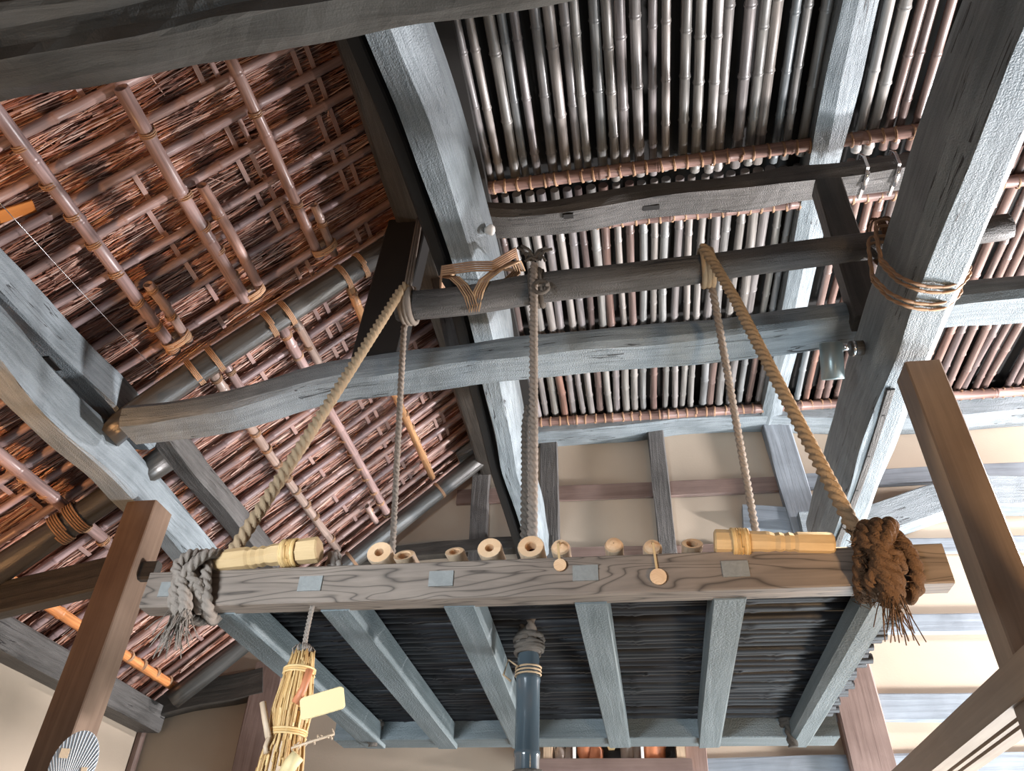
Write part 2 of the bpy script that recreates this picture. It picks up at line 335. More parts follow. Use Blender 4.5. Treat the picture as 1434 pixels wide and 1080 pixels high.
# ceiling of bamboo poles, laid in three lengths
ceil = thing('ceiling', (.9, 2.2, 5.8), None, None); ceil['kind'] = 'structure'
part('ceiling_board', G().box((2.3, 2.1, 5.95), (7.4, 8.2, .05)), M['black'], ceil)
CZ = 5.80
rows = [(.25, 3.24), (3.30, 4.76), (4.80, 6.16)]
JX = [U(1178, 120, 'z', 5.70)[0]]
variants = {}
for ri, (y0, y1) in enumerate(rows):
    variants[ri] = [bamboo_mesh('bamboo_pole', y1 - y0, rr, gp, M['ceilp'], 10 * ri + k, 9, False, .007) for k, (rr, gp) in enumerate([(.031, .30), (.027, .36), (.034, .42), (.026, .32), (.033, .38), (.030, .48)])]
    variants[ri, 1] = [m_.copy() for m_ in variants[ri]]
    for m_ in variants[ri, 1]: m_.materials[0] = M['ceilr']
x = -1.0
while x < 4.6:
    for ri, (y0, y1) in enumerate(rows):
        xx = x + rnd.uniform(-.006, .006)
        if abs(xx - JX[0]) < .13: continue
        if ri and abs(xx - 3.3) < .02: continue
        red = xx > 1.7 or rnd.random() < (.0, .22, .4)[ri]; o = link('bamboo_pole', rnd.choice(variants[(ri, 1) if red else ri]), ceil)
        j0 = rnd.uniform(-.025, .025) if ri == 0 else 0
        align(o, (xx, y0 + j0, CZ + rnd.uniform(-.006, .006)), (xx + rnd.uniform(-.008, .008), y1 + j0, CZ + rnd.uniform(-.006, .006)), rnd.uniform(0, 6.28))
    x += .0845

# ---- back wall timbers
def wpt(px, py, y=YB): return U(px, py, 'y', y)
def wall_bar(name, pts, wpx, depth, m, label, cat='beam', y=YB, group=None, vertical=False):
    """timber let into the back wall; pts = centre line, wpx = width on the wall in metres"""
    P = [wpt(a, b, y - depth / 2) for a, b in pts]
    h = wpx / 2; s = rect(-depth / 2, depth / 2, -h, h, .008) if not vertical else rect(-h, h, -depth / 2, depth / 2, .008)
    g = G().loft(resample(P, .12), s, up=(0, 0, 1) if not vertical else (0, 1, 0), noise=.003, seed=len(label)) if vertical else hewn(P, s, .003, .12, len(label))
    return top(name, g, m, label, cat, group)
wall_bar('wall_plate_beam', [(640, 640), (700, 612), (760, 606), (880, 598), (960, 588), (1060, 584), (1180, 588), (1300, 586), (1440, 574), (1600, 570)], .17, .26, M['beam'], 'curved blue-grey wall plate log under the far end of the bamboo ceiling')
wall_bar('wall_post', [(678, 600), (668, 790)], .16, .10, M['beamm'], 'grey-brown wall stud left of the central ceiling beam, right of the thatch edge', 'post', vertical=True)
wall_bar('wall_post', [(768, 600), (772, 790)], .17, .08, M['beamm'], 'grey wall stud just behind the middle doubled rope', 'post', vertical=True)
wall_bar('wall_post', [(916, 595), (937, 790)], .15, .13, M['beamm'], 'narrow dark wall stud between the middle rope and the right rear rope', 'post', vertical=True)
wall_bar('wall_post', [(1083, 590), (1135, 765)], .24, .13, M['walltim'], 'broad blue-grey wall stud with slots, crossed by the right front rope', 'post', vertical=True)
wall_bar('wall_rail', [(640, 697), (900, 687), (1100, 678)], .16, .03, M['wallbrown'], 'reddish brown rail across the upper back wall between the studs')
wall_bar('wall_rail', [(1100, 677), (1270, 668), (1440, 659), (1560, 655)], .15, .05, M['walltim'], 'blue-grey rail across the upper right back wall above the curved log')
wall_bar('wall_rail', [(735, 778), (900, 775), (1010, 772)], .13, .03, M['wallbrown'], 'brown rail just above the row of cut tubes')
wall_bar('wall_rail', [(1040, 727), (1100, 730), (1150, 735)], .24, .10, M['walltim'], 'short blue-grey timber with a worn end behind the right mallet')
wall_bar('curved_tie_log', [(1120, 745), (1200, 742), (1250, 726), (1300, 708), (1360, 693), (1440, 695), (1560, 690)], .26, .22, M['beam'], 'S-curved pale blue-grey log along the back wall behind the right brown post', 'log')
wall_bar('wall_rail', [(1150, 768), (1300, 765), (1440, 762), (1560, 760)], .13, .05, M['walltim'], 'blue-grey rail just above the right end of the rack beam')
wall_bar('wall_rail', [(1150, 876), (1300, 874), (1500, 872)], .15, .05, M['walltim'], 'grey rail on the bright wall beside the stepped bamboo ends')
wall_bar('wall_rail', [(1150, 992), (1300, 991), (1500, 990)], .19, .05, M['walltim'], 'grey rail low on the bright wall meeting the grooved lintel')
wall_bar('wall_rail', [(760, 1086), (1160, 1076), (1500, 1070)], .16, .05, M['walltim'], 'lowest grey rail on the back wall at the bottom of the view')
wall_bar('wall_post', [(1185, 930), (1228, 1100)], .30, .12, M['wallbrown'], 'pale pinkish post on the back wall under the right end of the rack', 'post', vertical=True)
wall_bar('wall_post', [(382, 930), (345, 1100)], .24, .12, M['wallbrown'], 'brown-grey wall post behind the hanging straw bundle', 'post', vertical=True)
wall_bar('wall_beam', [(205, 992), (280, 972), (330, 966), (372, 955)], .22, .12, M['beamd'], 'dark crooked beam on the back wall at the lower left corner')
wall_bar('wall_rail', [(460, 788), (600, 772), (700, 764), (775, 762)], .12, .12, M['beamd'], 'dark rail behind the left group of cut tubes')
wall_bar('wall_post', [(973, 1040), (978, 1100)], .16, .06, M['wallbrown'], 'short grey-pink wall post right of the niche of figures', 'post', vertical=True)
g = G().loft([A(XL + .03, YB - .03, 3.25), A(XL + .03, YB - .03, .1)], rect(-.03, .03, -.03, .03), up=(0, 1, 0)); top('trim_corner', g, M['wallbrown'], kind='structure')

# ================================================================ THATCHED ROOF (left)
roof = thing('roof', (-2.7, 3.2, 4.4), None, None); roof['kind'] = 'structure'
XR = -1.33
def slab():
    g = G(); a, b = RP(XL - .1, -.6, -.22), RP(XL - .1, YB, -.22); c, d = RP(XR + .1, YB, -.22), RP(XR + .1, -.6, -.22)
    a2, b2, c2, d2 = [p + A(0, 0, .3) for p in (a, b, c, d)]
    a, b, c, d = [p + A(0, 0, .14 - .22) for p in (a, b, c, d)]
    return g.add([a, b, c, d, a2, b2, c2, d2], [(0, 1, 2, 3), (7, 6, 5, 4), (0, 4, 5, 1), (1, 5, 6, 2), (2, 6, 7, 3), (3, 7, 4, 0)], [(0, 0)] * 24)
# bed plane ends up ~.06 above the reeds
g = G(); a, b, c, d = RP(XL - .1, -.6, -.05), RP(XL - .1, YB, -.05), RP(XR + .05, YB, -.05), RP(XR + .05, -.6, -.05)
up = A(0, 0, .25); g.add([a, b, c, d, a + up, b + up, c + up, d + up], [(3, 2, 1, 0), (4, 5, 6, 7), (0, 1, 5, 4), (1, 2, 6, 5), (2, 3, 7, 6), (3, 0, 4, 7)], [(0, 0)] * 24)
part('thatch_bed', g, M['under'], roof)
# reeds: thousands of thin stalks lying up the slope
rg = np.random.RandomState(3); NS = 26000
sl = A(1, 0, S0); sl /= np.linalg.norm(sl); nrm = A(S0, 0, -1.); nrm /= np.linalg.norm(nrm); yy = A(0, 1, 0)
cx = rg.uniform(XL + .1, XR - .05, NS); cy = rg.uniform(.7, YB - .1, NS)
ln = rg.uniform(.2, .6, NS); ang = rg.randn(NS) * .075; loose = rg.rand(NS) < .05; ang[loose] = rg.randn(loose.sum()) * .6
dep = rg.uniform(-.035, .012, NS); tilt = rg.randn(NS) * .03; wd = rg.uniform(.002, .0045, NS); ln[loose] *= .4
c0 = np.stack([cx, cy, 3.27 + S0 * (cx + 4.04)], 1) + nrm * dep[:, None]
dr = sl * np.cos(ang)[:, None] + yy * np.sin(ang)[:, None] + nrm * tilt[:, None]
sd = -sl * np.sin(ang)[:, None] + yy * np.cos(ang)[:, None]
p0 = c0 - dr * ln[:, None] * .5; p1 = c0 + dr * ln[:, None] * .5
V = np.stack([p0 + sd * wd[:, None], p0 - sd * wd[:, None], p0 + nrm * wd[:, None] * 1.4, p1 + sd * wd[:, None] * .6, p1 - sd * wd[:, None] * .6, p1 + nrm * wd[:, None]], 1).reshape(-1, 3)
base = (np.arange(NS) * 6)[:, None]
Fq = np.concatenate([base + [0, 2, 5, 3], base + [2, 1, 4, 5]], 0)
me = bpy.data.meshes.new('thatch_reeds'); me.vertices.add(len(V)); me.loops.add(Fq.size); me.polygons.add(len(Fq))
off = wloc(roof); me.vertices.foreach_set('co', (V - off).ravel()); me.loops.foreach_set('vertex_index', Fq.ravel().astype('i'))
me.polygons.foreach_set('loop_start', (np.arange(len(Fq)) * 4).astype('i')); me.polygons.foreach_set('loop_total', np.full(len(Fq), 4, 'i'))
me.update(); me.validate(); me.materials.append(M['straw'])
tag(link('thatch', me, roof), kind='stuff')

# thin bamboo rafters up the slope
RY = []
y = .68
while y < 6.1: RY.append(y); y += .2 + .012 * math.sin(y * 9)
rv = [bamboo_mesh('thin_rafter', 3.75, rr, .3, M['rafter'], 60 + k, 8, True, .006) for k, rr in enumerate((.024, .022, .026))]
for y in RY:
    o = link('thin_rafter', rnd.choice(rv), roof); align(o, RP(XL + .02, y + rnd.uniform(-.02, .02), .07), RP(XR - .02, y + rnd.uniform(-.02, .02), .07), rnd.uniform(0, 6))
# short split laths running between the rafters
lm = G().box((0, 0, .105), (.026, .007, .21)).mesh('lath', M['lath'])
for lx in (-3.52, -2.98, -2.38, -1.98, -1.60):
    for i in range(len(RY) - 1):
        if rnd.random() < .12: continue
        xx = lx + rnd.uniform(-.025, .025)
        for k in ((0, .062) if lx > -2.0 else (0,)):
            o = link('lath', lm, roof); p = RP(xx + k, RY[i] + .0, .03)
            o.location = Vector(p - off); o.rotation_mode = 'QUATERNION'
            o.rotation_quaternion = Matrix((tuple(sl), tuple(-nrm), (0, 1, 0))).transposed().to_quaternion()
part('orange_board', G().loft([RU(-60, 322, .02), RU(48, 288, .02)], rect(-.035, .035, -.008, .008, .003)), M['orange'], roof, 'orange flat board')

# thick bamboo purlins lashed beneath
lashm = G()
for k, zz in enumerate((-.012, 0, .011)):
    coil(lashm, (0, 0, zz), (0, 0, 1), (.0355, 0, 0), (0, .0355, 0), 1, .003, .0045, 4, 12, k, .02)
lashm = lashm.mesh('lashing', M['lash'])
POFF = .185
pid = [0]
def purlin(x, y0, y1, label, r=.036, dx=0., m=None, lash=True, off=POFF, x1=None, gap=.33):
    p0 = RP(x, y0, off); p1 = RP(x if x1 is None else x1, y1, off); L = np.linalg.norm(p1 - p0); pid[0] += 1
    me = bamboo_mesh('bamboo_purlin', L, r, gap, m or M['purl'], 200 + pid[0], 12, True, .006)
    o = tag(link('bamboo_purlin', me), label, 'bamboo pole', 'thick bamboo purlins under the thatch'); align(o, p0, p1)
    if lash:
        ys = [q for q in RY if y0 + .03 < q < y1 - .03][::1]
        for q in ys:
            if rnd.random() < .25: continue
            c = link('lashing', lashm, o); c.location = (0, 0, (q - y0 + rnd.uniform(-.02, .02)) / (y1 - y0) * L); c.rotation_euler = (rnd.uniform(-.2, .2), rnd.uniform(-.2, .2), rnd.uniform(0, 6)); c.scale = (r / .033,) * 2 + (1,)
    return o
xs = lambda a: RU(*a, POFF)[0]
# upper run, in front of the bent rafter log
purlin(xs((130, 340)), .75, 3.13, 'lowest long pale bamboo purlin of the upper thatch bay, nearest the left beams', .034)
purlin(xs((262, 280)), 1.66, 3.06, 'middle bamboo purlin of the upper thatch bay, starting under the big overhead log')
purlin(xs((385, 220)), 1.72, 3.10, 'highest bamboo purlin of the upper thatch bay, close to the black void at the ridge', .031)
purlin(xs((130, 340)) + .075, 2.63, 3.12, 'short bamboo spliced beside the lowest purlin of the upper bay', .028)
purlin(xs((262, 280)) + .078, 2.28, 3.08, 'short bamboo spliced beside the middle purlin, open end showing', .031)
purlin(xs((385, 220)) + .072, 2.74, 3.14, 'short bamboo spliced beside the highest purlin of the upper bay', .026)
for ob, xa in ((bpy.data.objects['bamboo_purlin'], (130, 340)), (bpy.data.objects['bamboo_purlin.001'], (262, 280)), (bpy.data.objects['bamboo_purlin.002'], (385, 220))):
    g = G(); cx_ = xs(xa) + .037
    for yk in (3.03,):
        for k in range(4): coil(g, RP(cx_, yk + .011 * k, POFF), (0, 1, 0), sl * .082, nrm * .044, 1, .004, .0062, 5, 20, k, .015)
    ln_ = g.mesh('end_lashing', M['lash'], (0, 0, 0)); o_ = link('end_lashing', ln_, ob)
    bpy.context.view_layer.update(); o_.matrix_parent_inverse = ob.matrix_world.inverted()
# lower run, beyond the bent log
purlin(xs((410, 680)), 3.36, 5.86, 'lowest reddish bamboo purlin of the far thatch bay, crossed by the left front rope', .032)
purlin(xs((410, 680)) + .07, 3.34, 3.9, 'short bamboo beside the lowest far purlin, just under the bent log', .028)
purlin(xs((505, 655)), 3.36, 5.93, 'middle dark red bamboo purlin of the far thatch bay', .033)
purlin(xs((505, 655)) + .07, 3.30, 4.0, 'short bamboo beside the middle far purlin between bent log and tie beam', .028)
purlin(xs((505, 655)) - .085, 5.6, 5.90, 'short bamboo stub with an open end at the gable edge', .026)
purlin(xs((580, 610)), 3.40, 5.86, 'golden bamboo purlin highest in the far thatch bay, left of the central beam', .030, m=M['lightbam'])
purlin(xs((75, 700)), 2.5, 4.20, 'pinkish bamboo purlin at the left edge lashed to the black log', .036)
purlin(xs((205, 935)), 3.6, 6.02, 'orange bamboo eave purlin above the grey wall plate', .036, m=M['eave'])

# rafter logs (sasu) under the purlins
SO = .355
def lashband(parent, c, axis, rr, n=5, r=.0045, w=.009, e1=None, e2=None, m=None):
    g = G(); ax = np.array(axis, float); ax /= np.linalg.norm(ax)
    a = np.cross(ax, (0, 0, 1.)) if abs(ax[2]) < .9 else np.cross(ax, (0, 1., 0)); a /= np.linalg.norm(a); b = np.cross(ax, a)
    coil(g, c, ax, a * rr if e1 is None else e1, b * rr if e2 is None else e2, n, w, r, 5, 18, rnd.uniform(0, 6), .01)
    return part('lashing', g, m or M['lash'], parent)
P = [RU(150, 610, SO + .08), RU(190, 572, SO + .03), RU(290, 505, SO), RU(385, 440, SO), RU(470, 385, SO), RU(565, 335, SO)]
P = [A(p[0], 3.22, p[2]) for p in P]
s1 = top('rafter_log', log(P, .078, .08, 12, 5), M['gloss'], 'bent glossy dark rafter log rising under the thatch from the tie beam end', 'log')
for i, (px, py) in enumerate([(272, 520), (300, 500), (375, 450), (398, 432), (480, 385), (505, 370)]):
    c = RU(px, py, SO); t = np.array([RU(px + 20, py - 14, SO)[0] - c[0], 0, 0]); t[2] = t[0] * .85; lashband(s1, (c[0], 3.22, c[2]), t, .084, 4)
P = [RU(675, 618, SO), RU(580, 702, SO), RU(480, 790, SO), RU(345, 890, SO), RU(232, 975, SO)]; P = [A(p[0], 5.93, p[2]) for p in P]
s2 = top('rafter_log', log(P, .075, .05, 12, 9), M['gloss'], 'glossy dark rafter log along the gable edge of the thatch by the back wall', 'log')
for i in (1, 2): lashband(s2, RU(*[(610, 675), (490, 780)][i - 1], SO) * A(1, 0, 1) + A(0, 5.93, 0), P[0] - P[1], .08, 3)
P = [RU(-80, 850, SO), RU(0, 800, SO), RU(90, 742, SO), RU(185, 672, SO), RU(230, 640, SO)]; P = [A(p[0], 3.67, p[2]) for p in P]
s3 = top('rafter_log', log(P, .085, .06, 12, 12), M['gloss'], 'black glossy log at the far left lashed to the pinkish bamboo', 'log')
for px, py in ((92, 745), (112, 728)): lashband(s3, RU(px, py, SO) * A(1, 0, 1) + A(0, 3.67, 0), P[2] - P[1], .092, 5, .006, .014)
# eave plate
g = hewn([A(XL + .1, .2, 3.16), A(XL + .09, 3, 3.15), A(XL + .1, 6.15, 3.15)], rect(-.1, .1, -.1, .1), .004, .2, 4)
top('eave_plate_beam', g, M['beamm'], 'grey eave beam on top of the left plaster wall', 'beam')
# thin wire
g = G().tube(sag(RU(-20, 262, .16), RU(222, 522, .16), .01), .0022, 5); top('wire', g, M['steel'], 'thin pale wire strung across the upper left thatch', 'wire')

# ================================================================ BEAMS
# dark ridge-side beam and the blacked-out void between thatch and ceiling
p0, p1 = U(470, 20, 'z', 5.30), U(650, 560, 'z', 5.30)
g = hewn([A(-1.22, .3, 5.36), A(-1.22, 6.1, 5.36)], rect(-.08, .08, -.06, .14), .005, .2, 6); top('ridge_side_beam', g, M['beamd'], 'dark grey beam beside the thatch edge, parallel to the central beam', 'beam')
g = G().box((-1.0, 2.9, 5.70), (.5, 6.5, .06)); g.box((-1.3, 2.9, 5.60), (.05, 6.5, .2)); top('ridge_void_fill', g, M['black'], 'black board standing in for the dark void between thatch and bamboo ceiling', 'board')  # black board put in where only a dark void lies
# central beam
def ypath(pts, z): return [U(a, b, 'z', z) for a, b in pts]
zc = 4.38
CP = [(470, -60), (513, 55), (563, 167), (586, 233), (635, 373), (657, 447), (667, 488), (674, 536), (691, 600), (704, 660), (733, 751), (745, 800)]
P = ypath(CP, zc)
sec0 = [(0, 0), (.115, 0), (.205, .10), (.212, .26), (.18, .32), (.03, .32), (.0, .28), (-.005, .03)]
def sec(i, L): return [(a * (1 - .045 * L), b) for a, b in sec0]
cb = top('central_beam', hewn(P, sec, .0025, .1, 21), M['beam'], 'pale blue-grey squared central beam running away from the viewer to the back wall', 'beam')
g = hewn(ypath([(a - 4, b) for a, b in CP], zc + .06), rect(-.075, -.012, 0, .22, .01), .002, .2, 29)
top('dark_gap_strip', g, M['black'], 'black strip standing in for the dark gap along the left side of the central beam', 'beam')  # strip paints the shaded gap beside the beam as solid black
# right great beam : left-bottom arris measured
zr = 3.72
P = ypath([(1490, -90), (1450, 10), (1408, 100), (1366, 200), (1328, 300), (1292, 400), (1258, 490), (1230, 560), (1212, 610), (1193, 670), (1172, 735), (1150, 800)], zr)
def secR(i, L): return [(0, 0), (.135, 0), (.18, .04), (.19, .2), (.15, .40), (0, .42), (-.03, .36), (-.035, .12)]
rb = top('great_beam', hewn(P, secR, .004, .09, 22), M['beam'], 'largest blue-grey beam on the right with dark left side, bound with straw rope', 'beam')
Q = [U(a, b, 'z', zr - .004) for a, b in [(1246, 545), (1232, 590), (1216, 640), (1199, 690), (1178, 745), (1168, 770)]]
st = part('edge_batten', G().loft(resample(Q, .1), rect(-.012, .022, -.008, .004, .002)), M['beamm'], rb, 'narrow nailed batten along the lower end')
for k in (.12, .34, .55, .74): c = Q[0] + (Q[-1] - Q[0]) * k; part('nail_hole', G().tube([c + A(.008, 0, -.009), c + A(.008, 0, -.002)], .007, 8), M['black'], st)
# left beams
P = ypath([(-140, 380), (-70, 450), (0, 517), (33, 560), (93, 618), (155, 667), (193, 707), (224, 740), (262, 780), (330, 860)], 3.72)
lb = top('left_beam', hewn([p for p in P], [(0, 0), (.03, .015), (.05, .20), (.02, .24), (-.12, .24), (-.14, .03), (-.12, 0)], .006, .1, 23), M['beam'], 'thick pale blue-grey beam on the left, front one of the pair, over the brown post', 'beam')
P = ypath([(-140, 275), (0, 412), (80, 492), (170, 580), (215, 628)], 4.02)
g = hewn(P, rect(-.14, 0, 0, .2, .015), .005, .1, 24); lb2 = top('left_beam', g, M['beam'], 'blue-grey beam behind the thick left beam, with small mortise slots', 'beam')
for px, py in ((50, 476), (88, 508), (110, 538)):
    c = U(px, py, 'z', 4.02); part('mortise', G().box(c + A(-.06, 0, -.001), (.035, .11 if px == 88 else .03, .008)), M['black'], lb2)
P = ypath([(222, 600), (290, 680), (352, 755), (390, 800)], 4.1)
top('left_beam', hewn(P, rect(-.15, 0.0, 0, .16, .02), .007, .12, 25), M['beamm'], 'grey-brown beam continuing toward the back wall beyond the left end of the tie beam', 'beam')

# tie beam A (curved), arris = near bottom edge
YA = 3.02
AP = [(166, 597), (220, 592), (320, 576), (452, 536), (608, 516), (700, 503), (800, 492), (1000, 475), (1140, 458), (1210, 448), (1340, 424), (1434, 416), (1560, 408)]
P = [U(a, b, 'y', YA) for a, b in AP]
g = hewn(P, [(0, 0), (.02, .03), (.02, .10), (0, .14), (-.16, .14), (-.20, .1), (-.20, .02), (-.18, 0)], .005, .09, 26)
ta = top('tie_beam', g, M['beam'], 'long curved blue-grey tie beam crossing the whole room below the central beam', 'beam')
# upper tie
P = [U(a, b, 'y', 3.05) for a, b in [(640, 300), (700, 305), (800, 298), (900, 277), (1000, 268), (1100, 255), (1180, 245), (1262, 235), (1340, 228)]]
g = hewn(P, [(0, 0), (.02, .05), (.01, .12), (-.15, .13), (-.19, .08), (-.18, .01)], .007, .09, 27)
ut = top('upper_tie_beam', g, M['beamm'], 'wavy grey-brown beam just under the ceiling bamboo with two small mortises', 'beam')
for px, py in ((796, 303), (912, 291)):
    c = U(px, py, 'z', U(px, float(np.interp(px, [700, 800, 900, 1000], [305, 298, 277, 268])), 'y', 3.05)[2] - .002); part('mortise', G().box(c + A(0, 0, .004), (.06 if px < 850 else .1, .035, .014)), M['black'], ut)
for px in (1214, 1258):
    c = U(px, 241 if px < 1230 else 236, 'y', 3.05) + A(0, .09, .055); g = G(); s_ = [A(c[0], 3.14, c[2]) + A(0, a, b) for a, b in ((-.125, -.055), (-.13, .05), (-.1, .11), (.09, .11), (.13, .05), (.12, -.045), (0, -.06))]
    g.loft(s_, rect(-.0015, .0015, -.009, .009, .0005), up=(1, 0, 0), closed=True)
    cl = top('hose_clamp', g, M['steel'], 'steel band clamp round the upper tie beam, %s of two' % ('left' if px < 1230 else 'right, nearest the great beam'), 'clamp')
    part('clamp_screw', G().tube([A(c[0], 3.04, c[2] - .07), A(c[0], 3.16, c[2] - .072)], .014, 8), M['steel'], cl)
# log B
YBL = 2.63
P = [U(a, b, 'y', YBL) for a, b in [(556, 430), (660, 420), (750, 404), (830, 396), (900, 387), (1000, 374), (1100, 360), (1235, 343), (1330, 329), (1412, 318)]]
lg = top('rope_log', log(P, .078, .06, 12, 31, .004, .06), M['beamm'], 'grey log carrying all the ropes, slung below the central beam', 'log')
def BP(px):
    ks = [(556, 430), (660, 420), (750, 404), (830, 396), (900, 387), (1000, 374), (1100, 360), (1235, 343), (1330, 329), (1412, 318)]
    return U(px, float(np.interp(px, [k[0] for k in ks], [k[1] for k in ks])), 'y', YBL)
# braided straw ropes round central beam & log, and round the great beam
g = G(); c = BP(665)
for k in range(5):
    o = (k - 2) * .012
    g.tube([A(c[0] + a * 1.0 + o, c[1] + b, c[2] + d) for a, b, d in ((-.10, -.05, .11), (-.05, -.075, .03), (-.01, -.07, -.05), (.0, 0, -.085), (.03, -.07, -.03), (.06, -.085, .04), (.12, -.07, .12), (.2, -.02, .22), (.2, .12, .3), (0, .16, .4), (-.15, .1, .3), (-.16, -.03, .15))], .005, 5, closed=True)
for k in range(5):
    z = c[2] + .085 + k * .011
    g.tube([A(c[0] + a, c[1] - .10 + b - k * .004, z + (.05 if a > .12 else 0) + d) for a, b, d in ((-.18, .1, .0), (-.15, .0, 0), (.0, -.01, 0), (.1, 0, .0), (.2, .06, .10), (.2, .22, .15), (0, .26, .0), (-.15, .24, 0))], .005, 5, closed=True)
top('straw_binding', g, M['lash'], 'brown straw cords binding the rope log to the central beam', 'binding')
g = G()
for (px, py) in ((1300, 388), (1288, 412)):
    for k in range(2):
        for st in range(2):
            cpt = U(px, py + k * 9, 'z', zr); x0 = U(px - 14, py + k * 9 + 4, 'z', zr)[0]
            P_ = [U(px - 66, py - 26 + k * 8, 'x', x0 - .05), U(px - 44, py - 2 + k * 8, 'x', x0 - .045), U(px - 20, py + 9 + k * 8, 'x', x0 - .02), U(px, py + 14 + k * 8, 'z', zr - .012), U(px + 34, py + 14 + k * 8, 'z', zr - .012), U(px + 52, py - 2 + k * 8, 'z', zr + .06), U(px + 60, py - 14 + k * 8, 'z', zr + .16)]
            P_ += [A(x0 + .22, cpt[1] + .1, zr + .44), A(x0 - .03, cpt[1] + .1, zr + .47), P_[0]]
            loop = resample(P_, .012)
            m = len(loop)
            pts = [q + A(math.cos(i * .55 + st * math.pi) * .003, math.sin(i * .55 + st * math.pi) * .005, math.sin(i * .55 + st * math.pi) * .003) for i, q in enumerate(loop[:-1])]
            g.tube(pts, .0055, 5, closed=True, up=(0, 1, 0))
top('straw_binding', g, M['lash'], 'double twisted straw rope wound round the great right beam', 'binding')
g = G(); c = BP(1238)
for k in range(5): coil(g, c + A((k - 2) * .014, 0, .02), (1, .25 * (k % 2) - .12, .2), (0, .095, 0), (0, 0, .13), 1, .01, .006, 5, 16, k, .04)
top('straw_binding', g, M['fur'], 'dark red-brown lashing where the rope log meets the great beam', 'binding')

# vertical struts on the tie beam
def vpost(name, pa, pb, w, d, y, m, label, cat='post', rot=0.):
    a = U(*pa, 'y', y); b = U(*pb, 'y', y); x = (a[0] + b[0]) / 2
    g = G().loft(resample([A(a[0], y, a[2]), A(b[0], y, b[2])], .15), rect(-w / 2, w / 2, -d / 2, d / 2, .006), up=(math.sin(rot), math.cos(rot), 0), noise=.002, seed=len(label))
    return top(name, g, m, label, cat)
vpost('strut', (1158, 262), (1218, 452), .15, .12, 2.98, M['beamd'], 'short dark strut leaning beside the great beam, under the clamps')
vpost('strut', (575, 318), (528, 512), .26, .14, 3.12, M['black'], 'wide black strut standing on the tie beam left of the central beam')
vpost('strut', (600, 318), (640, 490), .13, .10, 3.6, M['beamm'], 'brown-grey strut behind the rope log beside the central beam')
g = G()
for k in range(3): g.tube(sag(U(585 + k * 3, 305, 'y', 2.95), U(566 + k * 4, 408, 'y', 2.72), .0), .007, 5)
part('hanging_cord', g, M['ropeg'], lg, 'grey cords')

# ceiling joist and lashed cross poles
jx = JX[0]
g = hewn([A(jx + .02, .2, 5.68), A(jx, 3, 5.68), A(jx - .02, 6.1, 5.68)], [(-.10, .0), (-.02, -.02), (.09, .0), (.10, .2), (-.10, .2)], .006, .15, 41)
top('ceiling_joist', g, M['beam'], 'grey ceiling joist set between the bamboo poles right of centre', 'beam')
ringm = G(); coil(ringm, (0, 0, 0), (0, 0, 1), (.045, 0, 0), (0, .045, 0), 1.05, .012, .0045, 4, 12); coil(ringm, (0, 0, .006), (0, 0, 1), (.045, 0, 0), (0, .045, 0), 1, .01, .004, 4, 12); ringm = ringm.mesh('lashing', M['lash'])
cps = [((670, 268), (900, 237), (1288, 182), 'first cross bamboo under the ceiling, nearest the viewer'), ((700, 325), (900, 308), (1255, 270), 'second cross bamboo, just behind the wavy upper tie beam'),
       ((710, 480), (900, 463), (1110, 448), 'third cross bamboo, right above the long tie beam'), ((740, 592), (1000, 577), (1434, 547), 'fourth cross bamboo, along the wall plate')]
for i, (a, b, c, lab) in enumerate(cps):
    z = 5.725; pa, pb, pc = [U(*q, 'z', z) for q in (a, b, c)]; y = float(np.mean([pa[1], pb[1], pc[1]]))
    x0 = -1.0; x1 = 4.6 if i != 0 else 4.6; yl, yr = pa[1], pc[1]; sly = (pc[1] - pa[1]) / (pc[0] - pa[0]) * .8
    p0 = A(x0, y + (x0 - pb[0]) * sly, z); p1 = A(x1, y + (x1 - pb[0]) * sly, z); L = np.linalg.norm(p1 - p0)
    me = bamboo_mesh('cross_bamboo', L, .041, .4, M['cross'], 300 + i, 12, True, .004)
    o = tag(link('cross_bamboo', me), lab + ', wound with cord', 'bamboo pole', 'cross bamboos lashed under the ceiling'); align(o, p0, p1)
    t = .03
    while t < L:
        if abs(t + x0 - jx) > .08:
            cc = link('lashing', ringm, o); cc.location = (0, 0, t + rnd.uniform(-.008, .008)); cc.rotation_euler = (rnd.uniform(-.12, .12), rnd.uniform(-.12, .12), rnd.uniform(0, 6))
        t += .0845
# nearest overhead log
P = [U(a, b, 'y', 1.15) for a, b in [(-250, 190), (-100, 160), (0, 142), (200, 107), (380, 73), (520, 47), (720, 14), (900, -22), (1100, -50)]]
g = G().loft(resample(P, .06), [(0, 0), (.05, -.03), (.13, -.045), (.155, -.055), (.175, -.03), (.22, -.02), (.27, -.04), (.30, -.03), (.36, .06), (.38, .2), (.3, .34), (.1, .36), (0, .28), (-.03, .12)], smooth=False, noise=.006, seed=51)
top('overhead_log', g, M['near'], 'massive dark smoked log close overhead across the upper left corner', 'log')

